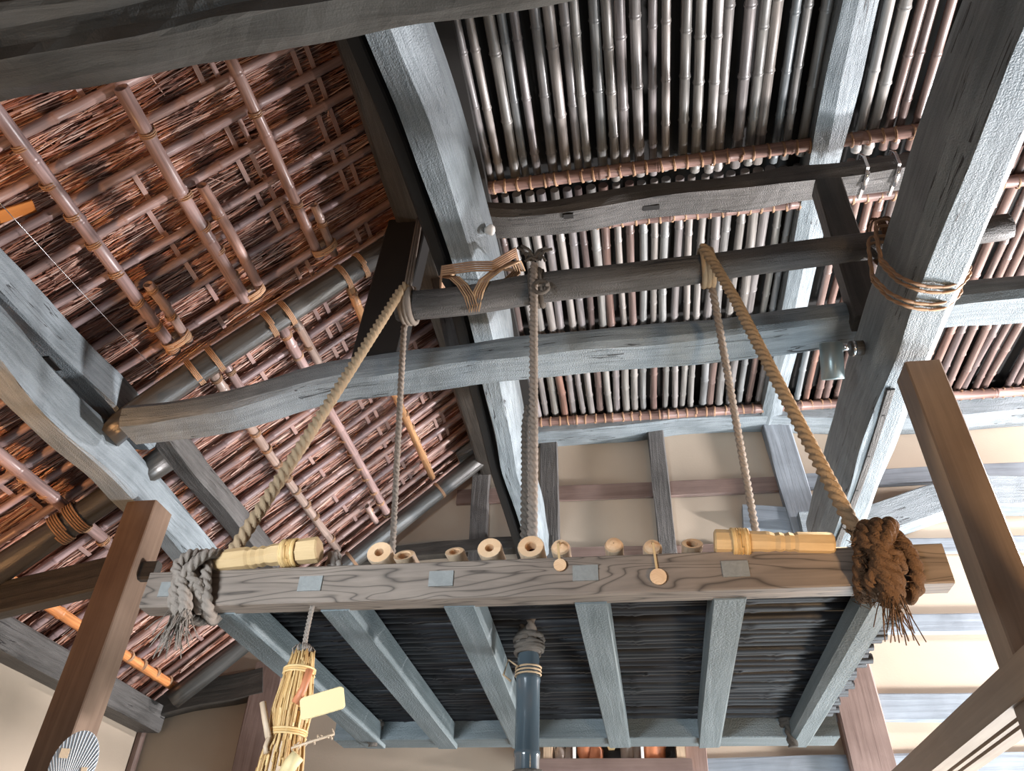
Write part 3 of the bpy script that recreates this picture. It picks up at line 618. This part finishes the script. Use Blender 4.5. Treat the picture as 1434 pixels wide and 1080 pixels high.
# brown posts
def sqpost(px, py, z0, ztop, w, name, label, x=None, y=None, rot=0.):
    g = G().loft([A(x, y, ztop), A(x, y, ztop - .6), A(x, y, z0)], rect(-w / 2, w / 2, -w / 2, w / 2, .006), up=(math.sin(rot), math.cos(rot), 0)); return top(name, g, M['post'] if 'left' in label else M['postr'], label, 'post')
a = U(212, 712, 'z', 3.72); pl = sqpost(0, 0, .0, 3.72, .19, 'brown_post', 'planed brown post on the left carrying the thick left beam', a[0] - .01, a[1])
a = U(1282, 510, 'z', 3.70); pr = sqpost(0, 0, .0, 3.66, .145, 'brown_post', 'planed brown post on the right in front of the great beam', a[0], a[1] + .0)
YPL = float(wloc(pl)[1]); XPR, YPR = float(wloc(pr)[0]), float(wloc(pr)[1])
# through beam & tenon
p0, p1 = U(-60, 862, 'y', YPL), U(225, 800, 'y', YPL)
g = G().loft([A(p0[0] - .1, YPL, p0[2] + .02), A(p1[0] - .30, YPL, p1[2] + .0)], rect(-.05, .05, -.11, .09)); tb = top('through_beam', g, M['beamd'], 'dark squared beam passing through the left brown post', 'beam')
part('tenon', G().loft([A(p1[0] - .18, YPL, p1[2] - .0), A(p1[0] - .02, YPL, p1[2] + .0)], rect(-.03, .03, -.055, .055)), M['beamd'], tb, 'dark tenon end sticking out of the post')
# lintel with two tracks
a = U(1434, 958, 'x', XPR + .01); zl = U(1415, 985, 'y', YPR)[2]
g = G()
W2 = .09
g = G().loft([A(XPR - .0, YPR - 1.6, zl), A(XPR, YB - .2, zl)], [(-W2, 0), (-.03, 0), (-.03, .018), (-.008, .018), (-.008, 0), (.012, 0), (.012, .018), (.034, .018), (.034, 0), (W2, 0), (W2, .12), (-W2, .12)])
top('track_lintel', g, M['postr'], 'brown lintel with two sliding-door grooves at the lower right', 'lintel')

# spot lamp
c = U(1165, 505, 'y', 2.95); lamp = thing('spot_lamp', c + A(0, 0, -.1), 'cylindrical grey spot lamp fixed to the great beam', 'lamp')
ax_ = A(.02, -.58, .81); ax_ /= np.linalg.norm(ax_); g = G().tube([c + ax_ * .085, c + ax_ * .08, c - ax_ * .085, c - ax_ * .09], [.045, .052, .052, .049], 20); part('lamp_body', g, M['bsteel'], lamp)
g = G().tube([c + A(.05, -.03, .05), c + A(.09, -.03, .05)], .018, 12, up=(0, 0, 1)); part('knuckle', g, M['steel'], lamp)
e = U(1200, 490, 'y', 2.95); g = G().tube([c + A(.08, -.02, .05), e + A(-.02, 0, .02)], .012, 10); part('arm', g, M['beamd'], lamp)
g = G().tube([e + A(-.03, 0, .01), e + A(.03, 0, .01)], .036, 16); part('base', g, M['beamd'], lamp)
g = G().tube([e + A(-.02, 0, .01), e + A(-.005, 0, .01)], .0375, 16); part('base_ring', g, M['steel'], lamp)
sp = bpy.data.lights.new('spot_bulb', 'SPOT'); sp.energy = 60; sp.color = (1, .72, .42); sp.spot_size = 1.3; sp.spot_blend = .6; sp.shadow_soft_size = .04
so = bpy.data.objects.new('spot_bulb', sp); COL.objects.link(so); so.location = c + A(0, 0, -.11); so.rotation_euler = (Vector((.75, 2.1, 2.5)) - Vector(so.location)).to_track_quat('-Z', 'Y').to_euler()

# ================================================================ HANGING RACK
ZR = 2.40
fl = U(194, 851, 'z', ZR); fr = U(1338, 816, 'z', ZR); bl = U(480, 1045, 'z', ZR + .02); br = U(1166, 1045, 'z', ZR + .02)
YF = (fl[1] + fr[1]) / 2; YBk = (bl[1] + br[1]) / 2
rack = thing('hanging_rack', (-.3, (YF + YBk) / 2, ZR), 'black hanging hearth rack of timber frame and bamboo slats, slung on ropes', 'rack')
HF = .118
g = G().loft(resample([A(fl[0], fl[1], ZR), A(fr[0], fr[1], ZR)], .3), rect(-.075, 0, 0, HF, .004)); part('front_beam', g, M['rackf'], rack)
g = G().loft(resample([A(bl[0], YBk - .16, ZR + .015), A(br[0], YBk - .16, ZR + .015)], .3), rect(-.16, 0, 0, .1, .004)); part('rear_beam', g, M['rackj'], rack)
Jf = [(312, 862), (468, 853), (642, 846), (827, 841), (1022, 838), (1235, 850)]; Jb = [(505, 1030), (612, 1030), (722, 1030), (866, 1033), (996, 1033), (1128, 1030)]
JXs = []
for i, (a, b) in enumerate(zip(Jf, Jb)):
    pa = U(*a, 'z', ZR - .0); pb = U(*b, 'z', ZR - .0); w = .095 if i not in (0, 5) else .10
    pa = A(pa[0], YF + .06, ZR - .004); pb = A(pb[0], YBk - .06, ZR - .004); JXs.append((pa[0] + pb[0]) / 2)
    g = G().loft(resample([pa, pb], .25), rect(-w / 2, w / 2, 0, .095, .004 if i < 5 else .02), noise=.0015, seed=i); part('joist', g, M['rackj'], rack)
for i in range(6):   # through tenons on the front face
    tp = [(240, 826), (435, 818), (618, 811), (820, 803), (1030, 797), (1262, 792)][i]; x, _, z = U(*tp, 'y', YF)
    g = G().box((x, YF - .0015 + (x - 0) * 0, z), (.075, .006, .048)); t = (x - fl[0]) / (fr[0] - fl[0]); 
    g.v[0][:, 1] += fl[1] + (fr[1] - fl[1]) * t - YF; part('tenon_end', g, M['tenon'], rack, 'grey tenon end')
# slats
sv = [bamboo_mesh('bamboo_slat', 1.0, .0195, gp, M['slat'], 400 + k, 8, True, .004) for k, gp in enumerate((.13, .16, .19, .145))]
y = YF + .10; ns = 0; ygap = U(770, 925, 'z', ZR + .15)[1]
XA, XB = JXs[0] - .06, U(1262, 845, 'z', ZR + .115)[0]
while y < YBk - .02:
    dx = rnd.uniform(-.018, .018)
    if abs(y - ygap) < .021:
        segs = [(XA + dx, JXs[2] + .05), (JXs[3] - .01, XB + dx)]
    else: segs = [(XA + dx, XB + dx)]
    for s0, s1_ in segs:
        o = link('bamboo_slat', rnd.choice(sv), rack); align(o, (s0, y, ZR + .115 + rnd.uniform(-.004, .004)), (s1_, y + rnd.uniform(-.006, .006), ZR + .115 + rnd.uniform(-.004, .004)), rnd.uniform(0, 6), s1_ - s0)
    y += rnd.choice((.0395, .04, .0405, .0445, .041, .051)); ns += 1

# ropes
def rp(name, path, r, m, label, group='ropes holding the rack'):
    return top(name, rope(path, r), m, label, 'rope', group)
pRF = U(1205, 758, 'y', YF + .03); pRB = A(JXs[5] - .02, YBk - .03, ZR + .1); pLF = U(318, 785, 'y', YF + .08); pLB = A(JXs[0] + .02, YBk - .03, ZR + .1)
rp('hanging_rope', [BP(988) + A(-.01, -.09, .05), BP(990) + A(.0, -.1, -.02), BP(990) + A(.02, -.1, -.09)] + sag(BP(992) + A(.03, -.1, -.12), pRF, .01)[1:], .023, M['rope'], 'golden rope from the log to the right front corner of the rack')
rp('hanging_rope', [BP(992) + A(0, .09, .03)] + sag(BP(994) + A(.005, .06, -.09), pRB, .01), .018, M['ropeg'], 'grey-brown rope from the log to the right rear corner of the rack')
rp('hanging_rope', [BP(573) + A(0, -.09, .05)] + sag(BP(570) + A(-.01, -.1, -.0), pLF, .01), .023, M['rope'], 'golden rope from the log to the left front corner of the rack')
rp('hanging_rope', [BP(566) + A(0, .09, .03)] + sag(BP(566) + A(0, .04, -.10), pLB, .01), .0155, M['ropeg'], 'thin grey-brown rope from the log to the left rear corner of the rack')
cb_ = BP(751); hook = U(740, 925, 'y', YBL - .02)
rp('hanging_rope', [cb_ + A(-.0, -.095, .07), cb_ + A(0, -.1, -.02), A(cb_[0], YBL - .08, cb_[2] - .3), A(cb_[0] + .005, YBL - .06, 3.2), A(hook[0] + .01, YBL - .03, hook[2] + .05)], .019, M['ropeg'], 'middle grey rope from the log down to the hearth hook')
rp('hanging_rope', [A(cb_[0] - .02, YBL - .05, cb_[2] - .75), A(cb_[0] - .035, YBL - .03, 3.35), A(cb_[0] - .03, YBL - .03, 3.1), A(hook[0] - .02, YBL - .02, hook[2] + .1)], .017, M['roped'], 'darker second strand beside the lower half of the middle rope')
# coils of rope on the log
for px, m, nm in ((752, M['roped'], 'bushy dark knot of the middle rope on the log'), (990, M['rope'], 'rope turns over the log at the right pair of ropes'), (572, M['ropeg'], 'rope turns over the left end of the log')):
    g = G(); c = BP(px)
    for k in range(3): coil(g, c + A((k - 1) * .022, 0, 0), (1, .1, .1), (0, .088, 0), (0, 0, .088), 1, .01, .014, 7, 18, k)
    if px == 752:
        q = random.Random(5)
        for k in range(10):
            a = c + A(q.uniform(-.03, .03), -.1, .09); b = a + A(q.uniform(-.09, .09), q.uniform(-.05, .0), q.uniform(-.03, .07)); g.tube([a, (a + b) / 2 + A(0, -.015, .01), b], .008, 5)
        coil(g, c + A(.03, -.1, -.1), (0, 1, .2), (.035, 0, 0), (0, 0, .035), 1.6, .02, .011, 6, 14)
    top('rope_knot', g, m, nm, 'knot')

def corner_knot(c, m, seed, big, label, tassel=True, furry=False):
    """rope wound round the rack's corner, knotted, its frayed end hanging"""
    q = random.Random(seed); root = thing('corner_knot', c + A(0, 0, -.2), label, 'knot')
    def addg(g, h): g.v += h.v; g.f += [tuple(i + g.n for i in f) for f in h.f]; g.uv += h.uv; g.sm += h.sm; g.n += h.n
    g = G(); rr = .0175 * big
    for k in range(4):      # turns right round the beam
        x = (k - 1.5) * .027 * big; tl = q.uniform(-.03, .03)
        addg(g, rope([c + A(x - tl + .025 * math.sin(t * 1.2 + k), .037 + .085 * math.cos(t), .0 + (.088 + .01 * (k % 2)) * math.sin(t)) for t in np.linspace(0, 6.5, 26)], rr))
    for k in range(4):      # tucks across the front, slanting down
        x = q.uniform(-.035, .035) * big; y0 = -.06 - .012 * (k % 2)
        addg(g, rope([c + A(x + .03, .0, .10), c + A(x + .02 * big, y0 + .0, .075), c + A(x - .01, y0 - .02, .02), c + A(-x * .6 - .01, y0 - .02, -.045), c + A(-x * .5 + .01, y0 - .005, -.10), c + A(-x * .3, y0 + .03, -.13 * big)], rr * .95))
    addg(g, rope([c + A(-.045 * big, -.055, .03), c + A(0, -.09, .0), c + A(.045 * big, -.06, -.035), c + A(.03, .0, -.09)], rr))
    addg(g, rope([c + A(.045 * big, -.055, -.02), c + A(0, -.088, -.055), c + A(-.04 * big, -.06, -.08), c + A(-.02, .0, -.1)], rr * .9))
    part('windings', g, m, root)
    g = G()
    for k in range(70 if tassel else 30):
        a = c + A(q.gauss(0, .016), -.055 + q.gauss(0, .012), -.11); L = q.uniform(.06, .13) * big
        b = a + A(q.gauss(0, .026), q.gauss(0, .02), -L); g.tube([a, (a + b) / 2 + A(q.gauss(0, .005), 0, 0), b], .0018, 3)
    if furry:
        for k in range(500):
            t = q.uniform(2.2, 5.2); a = c + A(q.uniform(-.06, .06), .037 + .1 * math.cos(t), .1 * math.sin(t)); b = a + A(q.gauss(0, .014), -.006 + q.gauss(0, .01), q.gauss(-.008, .012)); g.tube([a, b], .0011, 3)
    part('frayed_end', g, m, root); return root
ck = U(272, 822, 'y', YF - .02); corner_knot(A(ck[0], YF, ZR + .07), M['ropeg'], 3, 1.0, 'grey rope knot with frayed tassel round the left front end of the rack')
ck = U(1232, 800, 'y', YF - .02); corner_knot(A(ck[0], YF, ZR + .075), M['fur'], 4, 1.15, 'big matted brown rope knot round the right front end of the rack', False, True)
for nm, (px, py), m in (('dark rope end hanging at the left rear corner of the rack', (524, 1032), M['roped']), ('dark rope end hanging at the right rear corner of the rack', (1108, 1032), M['roped'])):
    c = U(px, py, 'y', YBk - .16); g = G()
    for k in range(3): coil(g, c + A(0, 0, .05 + .02 * k), (.2, .5, 1), (.03, 0, 0), (0, .03, 0), 1.1, .02, .014, 6, 12, k)
    g2 = rope([c + A(0, -.02, .1), c + A(-.005, -.02, .03), c + A(0, -.01, -.045)], .022); g.v += g2.v; g.f += [tuple(i + g.n for i in f) for f in g2.f]; g.uv += g2.uv; g.sm += g2.sm; g.n += g2.n
    top('rope_end', g, m, nm, 'rope')

# cut tubes lying on the rack
TB = [(530, 778, .042, 'h', 'pale thick-walled bamboo tube, leftmost of the row on the rack, beside the left rear rope'),
      (565, 782, .034, 'w', 'reddish cut tube with a wavy hollow right of the left rear rope'),
      (636, 777, .031, 'd', 'small tube with a slanted dark mouth, alone between two larger ones'),
      (685, 772, .040, 'h', 'thick pale tube with a small round hole left of the middle rope'),
      (743, 770, .043, 'H', 'largest reddish tube with a round dark hole below the middle rope'),
      (785, 772, .031, 't', 'tube with a short cord and small oval wooden tag right of the middle rope'),
      (860, 769, .030, 's', 'solid round-capped tube without a tag'),
      (914, 772, .030, 'T', 'tube with a longer cord and a round wooden tag'),
      (970, 766, .033, 'd', 'tube with a slanted cut mouth beside the right mallet')]
for px, py, r, k, lab in TB:
    c = U(px, py, 'y', YF + .08); z = c[2] + .012; c[1] = YF + .03; c[2] = z; root = thing('cut_tube', c, lab, 'bamboo tube', 'cut tubes on the rack')
    L = .42; n = 18; slant = .03 if k in 'wd' else .008
    c1 = [(math.cos(2 * math.pi * i / n), math.sin(2 * math.pi * i / n)) for i in range(n)]
    def ring(rr, dy, sl_): return [A(c[0] + a * rr, c[1] + dy + b * sl_, z + b * rr) for a, b in c1]
    rings = [ring(r * .93, 0.05 + 0, slant), ring(r, .056, slant), ring(r * .95, .10, 0), ring(r * .97, .2, 0), ring(r, .205, 0), ring(r * .95, .22, 0), ring(r * .9, L, 0)]
    V = np.concatenate(rings); f = []; uv = []
    for i in range(len(rings) - 1):
        for j in range(n):
            j2 = (j + 1) % n; f.append((i * n + j, i * n + j2, (i + 1) * n + j2, (i + 1) * n + j)); uv += [(j * .02, i * .05), (j * .02 + .02, i * .05), (j * .02 + .02, i * .05 + .05), (j * .02, i * .05 + .05)]
    f.append(tuple(range((len(rings) - 1) * n, len(rings) * n))); uv += [(0, 0)] * n
    g = G().add(V, f, uv, True); part('tube_wall', g, M['tubeb'], root)
    hr = {'h': .32, 'H': .38, 'w': .55, 'd': .5, 't': .0, 's': .0, 'T': .0}[k] * r
    if hr:
        rr = [ring(r * .93, .05, slant), ring(hr * 1.15, .051, slant * hr / r), ring(hr, .056, slant * hr / r), ring(hr * .95, .14, 0)]
    else: rr = [ring(r * .93, .05, slant), ring(r * .8, .04, slant * .6), ring(r * .4, .035, slant * .3), ring(r * .05, .034, 0)]
    V = np.concatenate(rr); f = []; uv = []
    for i in range(3):
        for j in range(n):
            j2 = (j + 1) % n; f.append((i * n + j2, i * n + j, (i + 1) * n + j, (i + 1) * n + j2)); uv += [(j * .002, i * .01)] * 4
    part('cut_face', G().add(V, f, uv), M['tubee'], root)
    if hr: part('hollow', G().add(ring(hr * .97, .1, 0), [tuple(range(n))[::-1]], [(0, 0)] * n), M['hole'], root)
    if k in 'tT':
        d = .10 if k == 't' else .135
        part('tag_cord', G().loft([c + A(0, .048, .0), c + A(0, .02, .006), c + A(0, -.036, -r * .9), c + A(.004, -.038, -d + .02)], rect(-.0035, .0035, -.001, .001, .0004), up=(0, 1, 0)), M['pale'], root)
        tr = .019 if k == 't' else .024; cc = c + A(.006, -.042, -d)
        part('wooden_tag', G().tube([cc, cc + A(0, .007, 0)], tr, 18), M['tubee'], root)

# carved beaters lying on the front beam
def beater(pa, pb, r0, band, flip, lab):
    pa = U(*pa, 'y', YF + .0); pb = U(*pb, 'y', YF + .0); root = thing('wooden_beater', (pa + pb) / 2, lab, 'mallet', 'wooden beaters on the rack')
    d = pb - pa; n = 8
    oct_ = [(math.cos(2 * math.pi * (k + .5) / n), math.sin(2 * math.pi * (k + .5) / n)) for k in range(n)]
    ts = [0, .015, .05, .2, .30, .33, .37, .41, .45, .49, .53, .56, .62, .85, .985, 1]; rs = [.8, .94, 1, 1, 1, .86, .98, .84, .97, .84, .96, 1.0, .98, 1.12, 1.16, 1.0]
    if flip: ts = [1 - t for t in ts][::-1]; rs = rs[::-1]
    P = [pa + d * t for t in ts]; g = G().loft(P, lambda i, L: [(a * rs[i] * r0, b * rs[i] * r0) for a, b in oct_], noise=.0012, seed=3); part('handle_body', g, M['pale'], root)
    g = G(); b0 = band
    for k in range(8): coil(g, pa + d * (b0 + .018 * (k - 3.5)), d + A(0, rnd.uniform(-.03, .03), rnd.uniform(-.03, .03)), (0, r0 * 1.18, 0), (0, 0, r0 * 1.18), 1, .003, .0048, 5, 16, k, .01)
    part('straw_band', g, M['strawy'], root); return root
beater((303, 787), (448, 770), .035, .72, False, 'pale octagonal wooden beater with a straw band on the left end of the rack')
beater((1000, 758), (1168, 762), .031, .22, True, 'darker wooden beater with carved notches and straw band on the right end of the rack')

# hearth hook bamboo tube
c = hook; root = thing('hearth_hook', (c[0], YBL - .02, 0.9), 'glossy black bamboo tube of the hearth hook hanging through the rack', 'hearth hook')
z1 = 2.395
ps = [(z1 + .02, .03), (z1, .037), (z1 - .07, .038), (z1 - .072, .0415), (z1 - .085, .0415), (z1 - .09, .0395), (z1 - .30, .0395), (z1 - .303, .042), (z1 - .318, .042), (z1 - .322, .0395), (.9, .0395)]
g = G().tube([A(c[0], YBL - .02, z) for z, r in ps], [r for z, r in ps], 20, up=(0, 1, 0)); part('tube', g, M['hook'], root)
g = G()
for k in range(8): coil(g, A(c[0] + rnd.uniform(-.01, .01), YBL - .02, z1 + .01 + k * .008), (rnd.uniform(-.4, .4), rnd.uniform(-.4, .4), 1), (.04, 0, 0), (0, .04, 0), 1, .01, .009, 6, 14, k, .06)
part('rope_seizing', g, M['roped'], root)
g = G()
for k in range(3): coil(g, A(c[0], YBL - .02, z1 - .045 - .01 * k), (.25, 0, 1), (.042, 0, 0), (0, .042, 0), 1.1, .01, .0035, 5, 16, k)
g.tube([A(c[0] - .03, YBL - .065, z1 - .05), A(c[0] - .06, YBL - .075, z1 - .03), A(c[0] - .075, YBL - .075, z1 - .08), A(c[0] - .05, YBL - .07, z1 - .1)], .004, 5)
part('twine', g, M['rope'], root)
g = G()
for k in range(5): coil(g, A(c[0], YBL - .02, z1 - .37 - k * .01), (rnd.uniform(-.2, .2), 0, 1), (.046, 0, 0), (0, .046, 0), 1, .01, .008, 6, 14, k, .06)
part('lower_seizing', g, M['roped'], root)

# straw bundle hanging from the rack front
c0 = U(436, 856, 'y', YF + .03); c1 = U(424, 915, 'y', YF + .03); c2 = U(388, 1085, 'y', YF + .03)
X0 = c0[0]; root = thing('straw_bundle', (X0, YF + .03, c2[2] - .1), 'yellow straw bundle hanging on a rope from the left of the rack, stuck with skewers', 'straw bundle')
g = rope([A(X0, YF + .03, ZR + .01), A(X0 - .002, YF + .03, c1[2] + .06), A(X0, YF + .03, c1[2] - .01)], .0075); part('rope', g, M['ropeg'], root)
q = random.Random(8); ztop = c1[2]; zb = c2[2] - .12; prof = [(0, .030), (.08, .036), (.2, .044), (.36, .054), (.5, .050), (.54, .047), (.62, .056), (.85, .064), (.93, .055), (1, .062)]
def pr_(t): return float(np.interp(t, [p[0] for p in prof], [p[1] for p in prof]))
g = G()
for k in range(330):
    th = q.uniform(0, 6.283); a0 = q.uniform(-.02, .12) if k % 3 == 0 else q.uniform(0, .75); a1 = min(1.02, a0 + q.uniform(.2, .5)); k0 = q.uniform(.85, 1.03); pts = []
    for j in range(6):
        t = a0 + (a1 - a0) * j / 5; rr = pr_(t) * k0; tw = th + .12 * (t - a0)
        pts.append(A(X0 + math.cos(tw) * rr, YF + .03 + math.sin(tw) * rr, ztop + (zb - ztop) * t))
    g.tube(pts, .0034, 4, up=(0, 1, 0))
part('straw', g, M['strawy'], root, kind='stuff')
g = G().tube([A(X0, YF + .03, ztop + (zb - ztop) * t) for t, r in prof], [r * .86 for t, r in prof], 14, up=(0, 1, 0)); part('core', g, M['tubeb'], root)
for t in (.14, .52, .9):
    g = G()
    for k in range(3): coil(g, A(X0, YF + .03, ztop + (zb - ztop) * t + k * .007), (.08, 0, 1), (pr_(t) + .004, 0, 0), (0, pr_(t) + .004, 0), 1.02, .004, .0035, 5, 18, k)
    part('binding', g, M['strawy'], root)
g = G()
for k in range(26):
    th = q.uniform(0, 6.28); a = A(X0 + .024 * math.cos(th), YF + .03 + .024 * math.sin(th), ztop - .01); g.tube([a, a + A(math.cos(th) * .008, math.sin(th) * .008, .02), a + A(-.004 * math.cos(th), 0, .032)], .0026, 4, up=(0, 1, 0))
part('tied_tips', g, M['ropeg'], root)
def YFU(px, py): return U(px, py, 'y', YF - .03)
def stick(px, r, m, name, lab, cat):
    P = [YFU(*p) for p in px]; g = G().tube(P, r, 7, up=(0, 1, 0)); return top(name, g, m, lab, cat)
# wooden plaque stuck in the bundle
a, b = YFU(421, 994), YFU(482, 976); d = b - a
g = G().loft([a + d * t for t in (0, .03, .08, .92, .97, 1)], lambda i, L: rect(-.003, .003, -.031 * (.8, .93, 1, 1, .93, .8)[i], .031 * (.8, .93, 1, 1, .93, .8)[i], .002)); pq = top('wooden_plaque', g, M['card'], 'pale yellow rounded wooden plaque stuck to the straw bundle', 'plaque')
stick([(368, 984), (372, 1010), (376, 1034)], .009, M['tubeb'], 'dried_fish', 'thin dried fish on a skewer at the left of the straw bundle', 'dried fish')
stick([(378, 1030), (372, 1046), (373, 1056)], .007, M['tubeb'], 'skewer_stub', 'brown skewer stub below the dried fish', 'skewer')
g = G(); P = [YFU(408, 1048), YFU(432, 1040), YFU(468, 1028)]; g.tube(P, .0035, 6)
for k in range(14): p = P[0] + (P[2] - P[0]) * (k / 13.); g.tube([p, p + A(rnd.uniform(-.012, .012), 0, rnd.uniform(-.014, .014))], .002, 4, up=(0, 1, 0))
top('twig_skewer', g, M['tubeb'], 'thin knotty twig sticking out to the right of the straw bundle', 'twig')
stick([(434, 938), (425, 965), (413, 985)], .011, M['terra'], 'dried_fish', 'reddish brown dried fish on the upper front of the straw bundle', 'dried fish')
stick([(418, 1058), (408, 1070), (400, 1085)], .02, M['card'], 'wood_chip', 'pale wood chip at the lower right of the straw bundle', 'chip')

# paper fan on the left post
fc = U(100, 1078, 'y', YPL - .13); root = thing('hand_fan', fc + A(0, 0, -.16), 'round blue-grey ribbed hand fan hung on the left brown post', 'fan')
n = 26; W_, H_ = .10, .15; fx = A(.9, .42, .0); fx /= np.linalg.norm(fx); fz = A(.12, -.1, 1.); fz /= np.linalg.norm(fz); fn = np.cross(fx, fz); fn /= np.linalg.norm(fn)
out = [fc + fx * W_ * math.cos(a) * 1.0 + fz * (H_ * math.sin(a) + .02) for a in np.linspace(-.5, math.pi + .5, n)] + [fc - fz * .15]
V = out + [p + fn * .003 for p in out]; m = len(out)
g = G().add(V, [tuple(range(m)), tuple(range(m, 2 * m))[::-1]] + [(i, (i + 1) % m, m + (i + 1) % m, m + i) for i in range(m)], [(0, 0)] * (2 * m + 4 * m)); part('paper', g, M['fan'], root)
g = G(); side = fn * (-1 if fn[1] > 0 else 1)
for p in out[:-1]: g.tube([fc - fz * .15 + side * .004, p + side * .004], .0018, 4)
part('ribs', g, M['white'], root)
part('handle', G().tube([fc - fz * .13, fc - fz * .4], .009, 8, up=(0, 1, 0)), M['pale'], root)
for k, (a, b, s) in enumerate(((-.055, .065, .032), (.0, -.06, .035), (.055, -.0, .022))):
    part('print_patch', G().box(fc + fx * a + fz * b + side * .007, (s * 1.2, .002, s * 1.3), fx, -fn), M['cream'] if k != 1 else M['white'], root)

# lit niche with figures low on the back wall
def N_(px, py, y=YB - .02): return U(px, py, 'y', y)
a = N_(764, 1040); b = N_(957, 1074); root = thing('display_niche', ((a[0] + b[0]) / 2, YB - .1, b[2] - .05), 'wooden wall shelf niche of small figures, behind and below the rack', 'shelf')
zb_ = N_(860, 1074)[2]; zt = N_(860, 1030)[2] + .1
g = G().box(((a[0] + b[0]) / 2, YB - .14, zb_ - .04), (b[0] - a[0] + .1, .28, .08)); part('shelf_board', g, M['wallbrown'], root)
part('back_panel', G().box(((a[0] + b[0]) / 2, YB - .02, (zb_ + zt) / 2), (b[0] - a[0], .02, zt - zb_)), M['beamd'], root)
for px in (772, 952): part('side_panel', G().box((N_(px, 1060)[0], YB - .14, (zb_ + zt) / 2), (.06, .26, zt - zb_)), M['tubeb'], root)
for px in (808, 900): part('white_divider', G().box((N_(px, 1060)[0], YB - .27, (zb_ + zt) / 2), (.02, .02, zt - zb_)), M['white'], root)
def fig(px, h, r, m, name, lab, prof):
    c = A(N_(px, 1074)[0], YB - .17, zb_); g = G().tube([c + A(0, 0, h * t) for t, k in prof], [r * k for t, k in prof], 12, up=(0, 1, 0)); return top(name, g, m, lab, 'figurine', 'small figures in the niche')
egg = [(0, .7), (.1, .95), (.35, 1), (.55, .7), (.62, .5), (.7, .62), (.85, .6), (.96, .35), (1, .1)]
vase = [(0, .6), (.2, 1), (.5, .95), (.75, .45), (.9, .35), (1, .5)]
fig(788, .17, .045, M['stone'], 'stone_figure', 'speckled grey figure at the left end of the niche', egg)
fig(799, .15, .038, M['stone'], 'stone_figure', 'second speckled grey figure, just left of the left divider', egg)
fig(822, .3, .06, M['terra'], 'clay_figure', 'orange-red clay figure right of the left divider', vase)
fig(836, .2, .06, M['terra'], 'clay_figure', 'low reddish clay figure beside the taller orange one', egg)
fig(881, .28, .055, M['stone'], 'stone_figure', 'tall speckled figure left of the right divider', egg)
fig(894, .22, .04, M['stone'], 'stone_figure', 'small grey figure against the right divider', egg)
fig(916, .26, .085, M['terra'], 'clay_house', 'orange clay vessel at the right end of the niche', [(0, 1), (.3, 1), (.4, 1.15), (.7, .4), (1, .25)])
c = A(N_(858, 1060)[0], YB - .2, zb_); g = G().loft([c + A(0, 0, .07), c + A(0, 0, .35)], lambda i, L: rect(-.02 if i == 0 else -.13, .02 if i == 0 else .13, -.01, .01, .003), up=(0, 1, 0)); top('paper_fan_ornament', g, M['card'], 'pale yellow fan-shaped paper ornament in the middle of the niche', 'ornament')

# small things
c = U(471, 786, 'y', YF + .1); q = random.Random(11); g = G()
for k in range(5):
    a = c + A(q.uniform(-.02, .02), q.uniform(-.02, .02), q.uniform(-.02, .0)); b = a + A(q.uniform(-.02, .02), q.uniform(-.03, .0), q.uniform(.02, .045)); g.tube([a, (a + b) / 2 + A(.005, 0, 0), b], [.02, .016, .007], 7)
top('dried_root', g, M['stone'], 'small grey gnarled root lying behind the left beater on the rack', 'root')
c = U(687, 322, 'z', 4.47); g = G().tube([c + A(-.03, 0, 0), c + A(-.012, 0, 0), c + A(0, 0, 0), c + A(.012, 0, 0), c + A(.022, 0, 0)], [.014, .022, .03, .026, .012], 14)
top('porcelain_knob', g, M['white'], 'white porcelain knob on the right side of the central beam', 'knob')
c = U(1200, 779, 'y', YF - .004); e_ = U(1201, 822, 'y', YF - .004)
top('red_cord', G().loft([c, e_ + A(0, 0, .0)], rect(-.0035, .0035, -.0025, .0025, .001), up=(0, 1, 0)), M['terra'], 'thin reddish brown cord across the front beam left of the brown knot', 'cord')
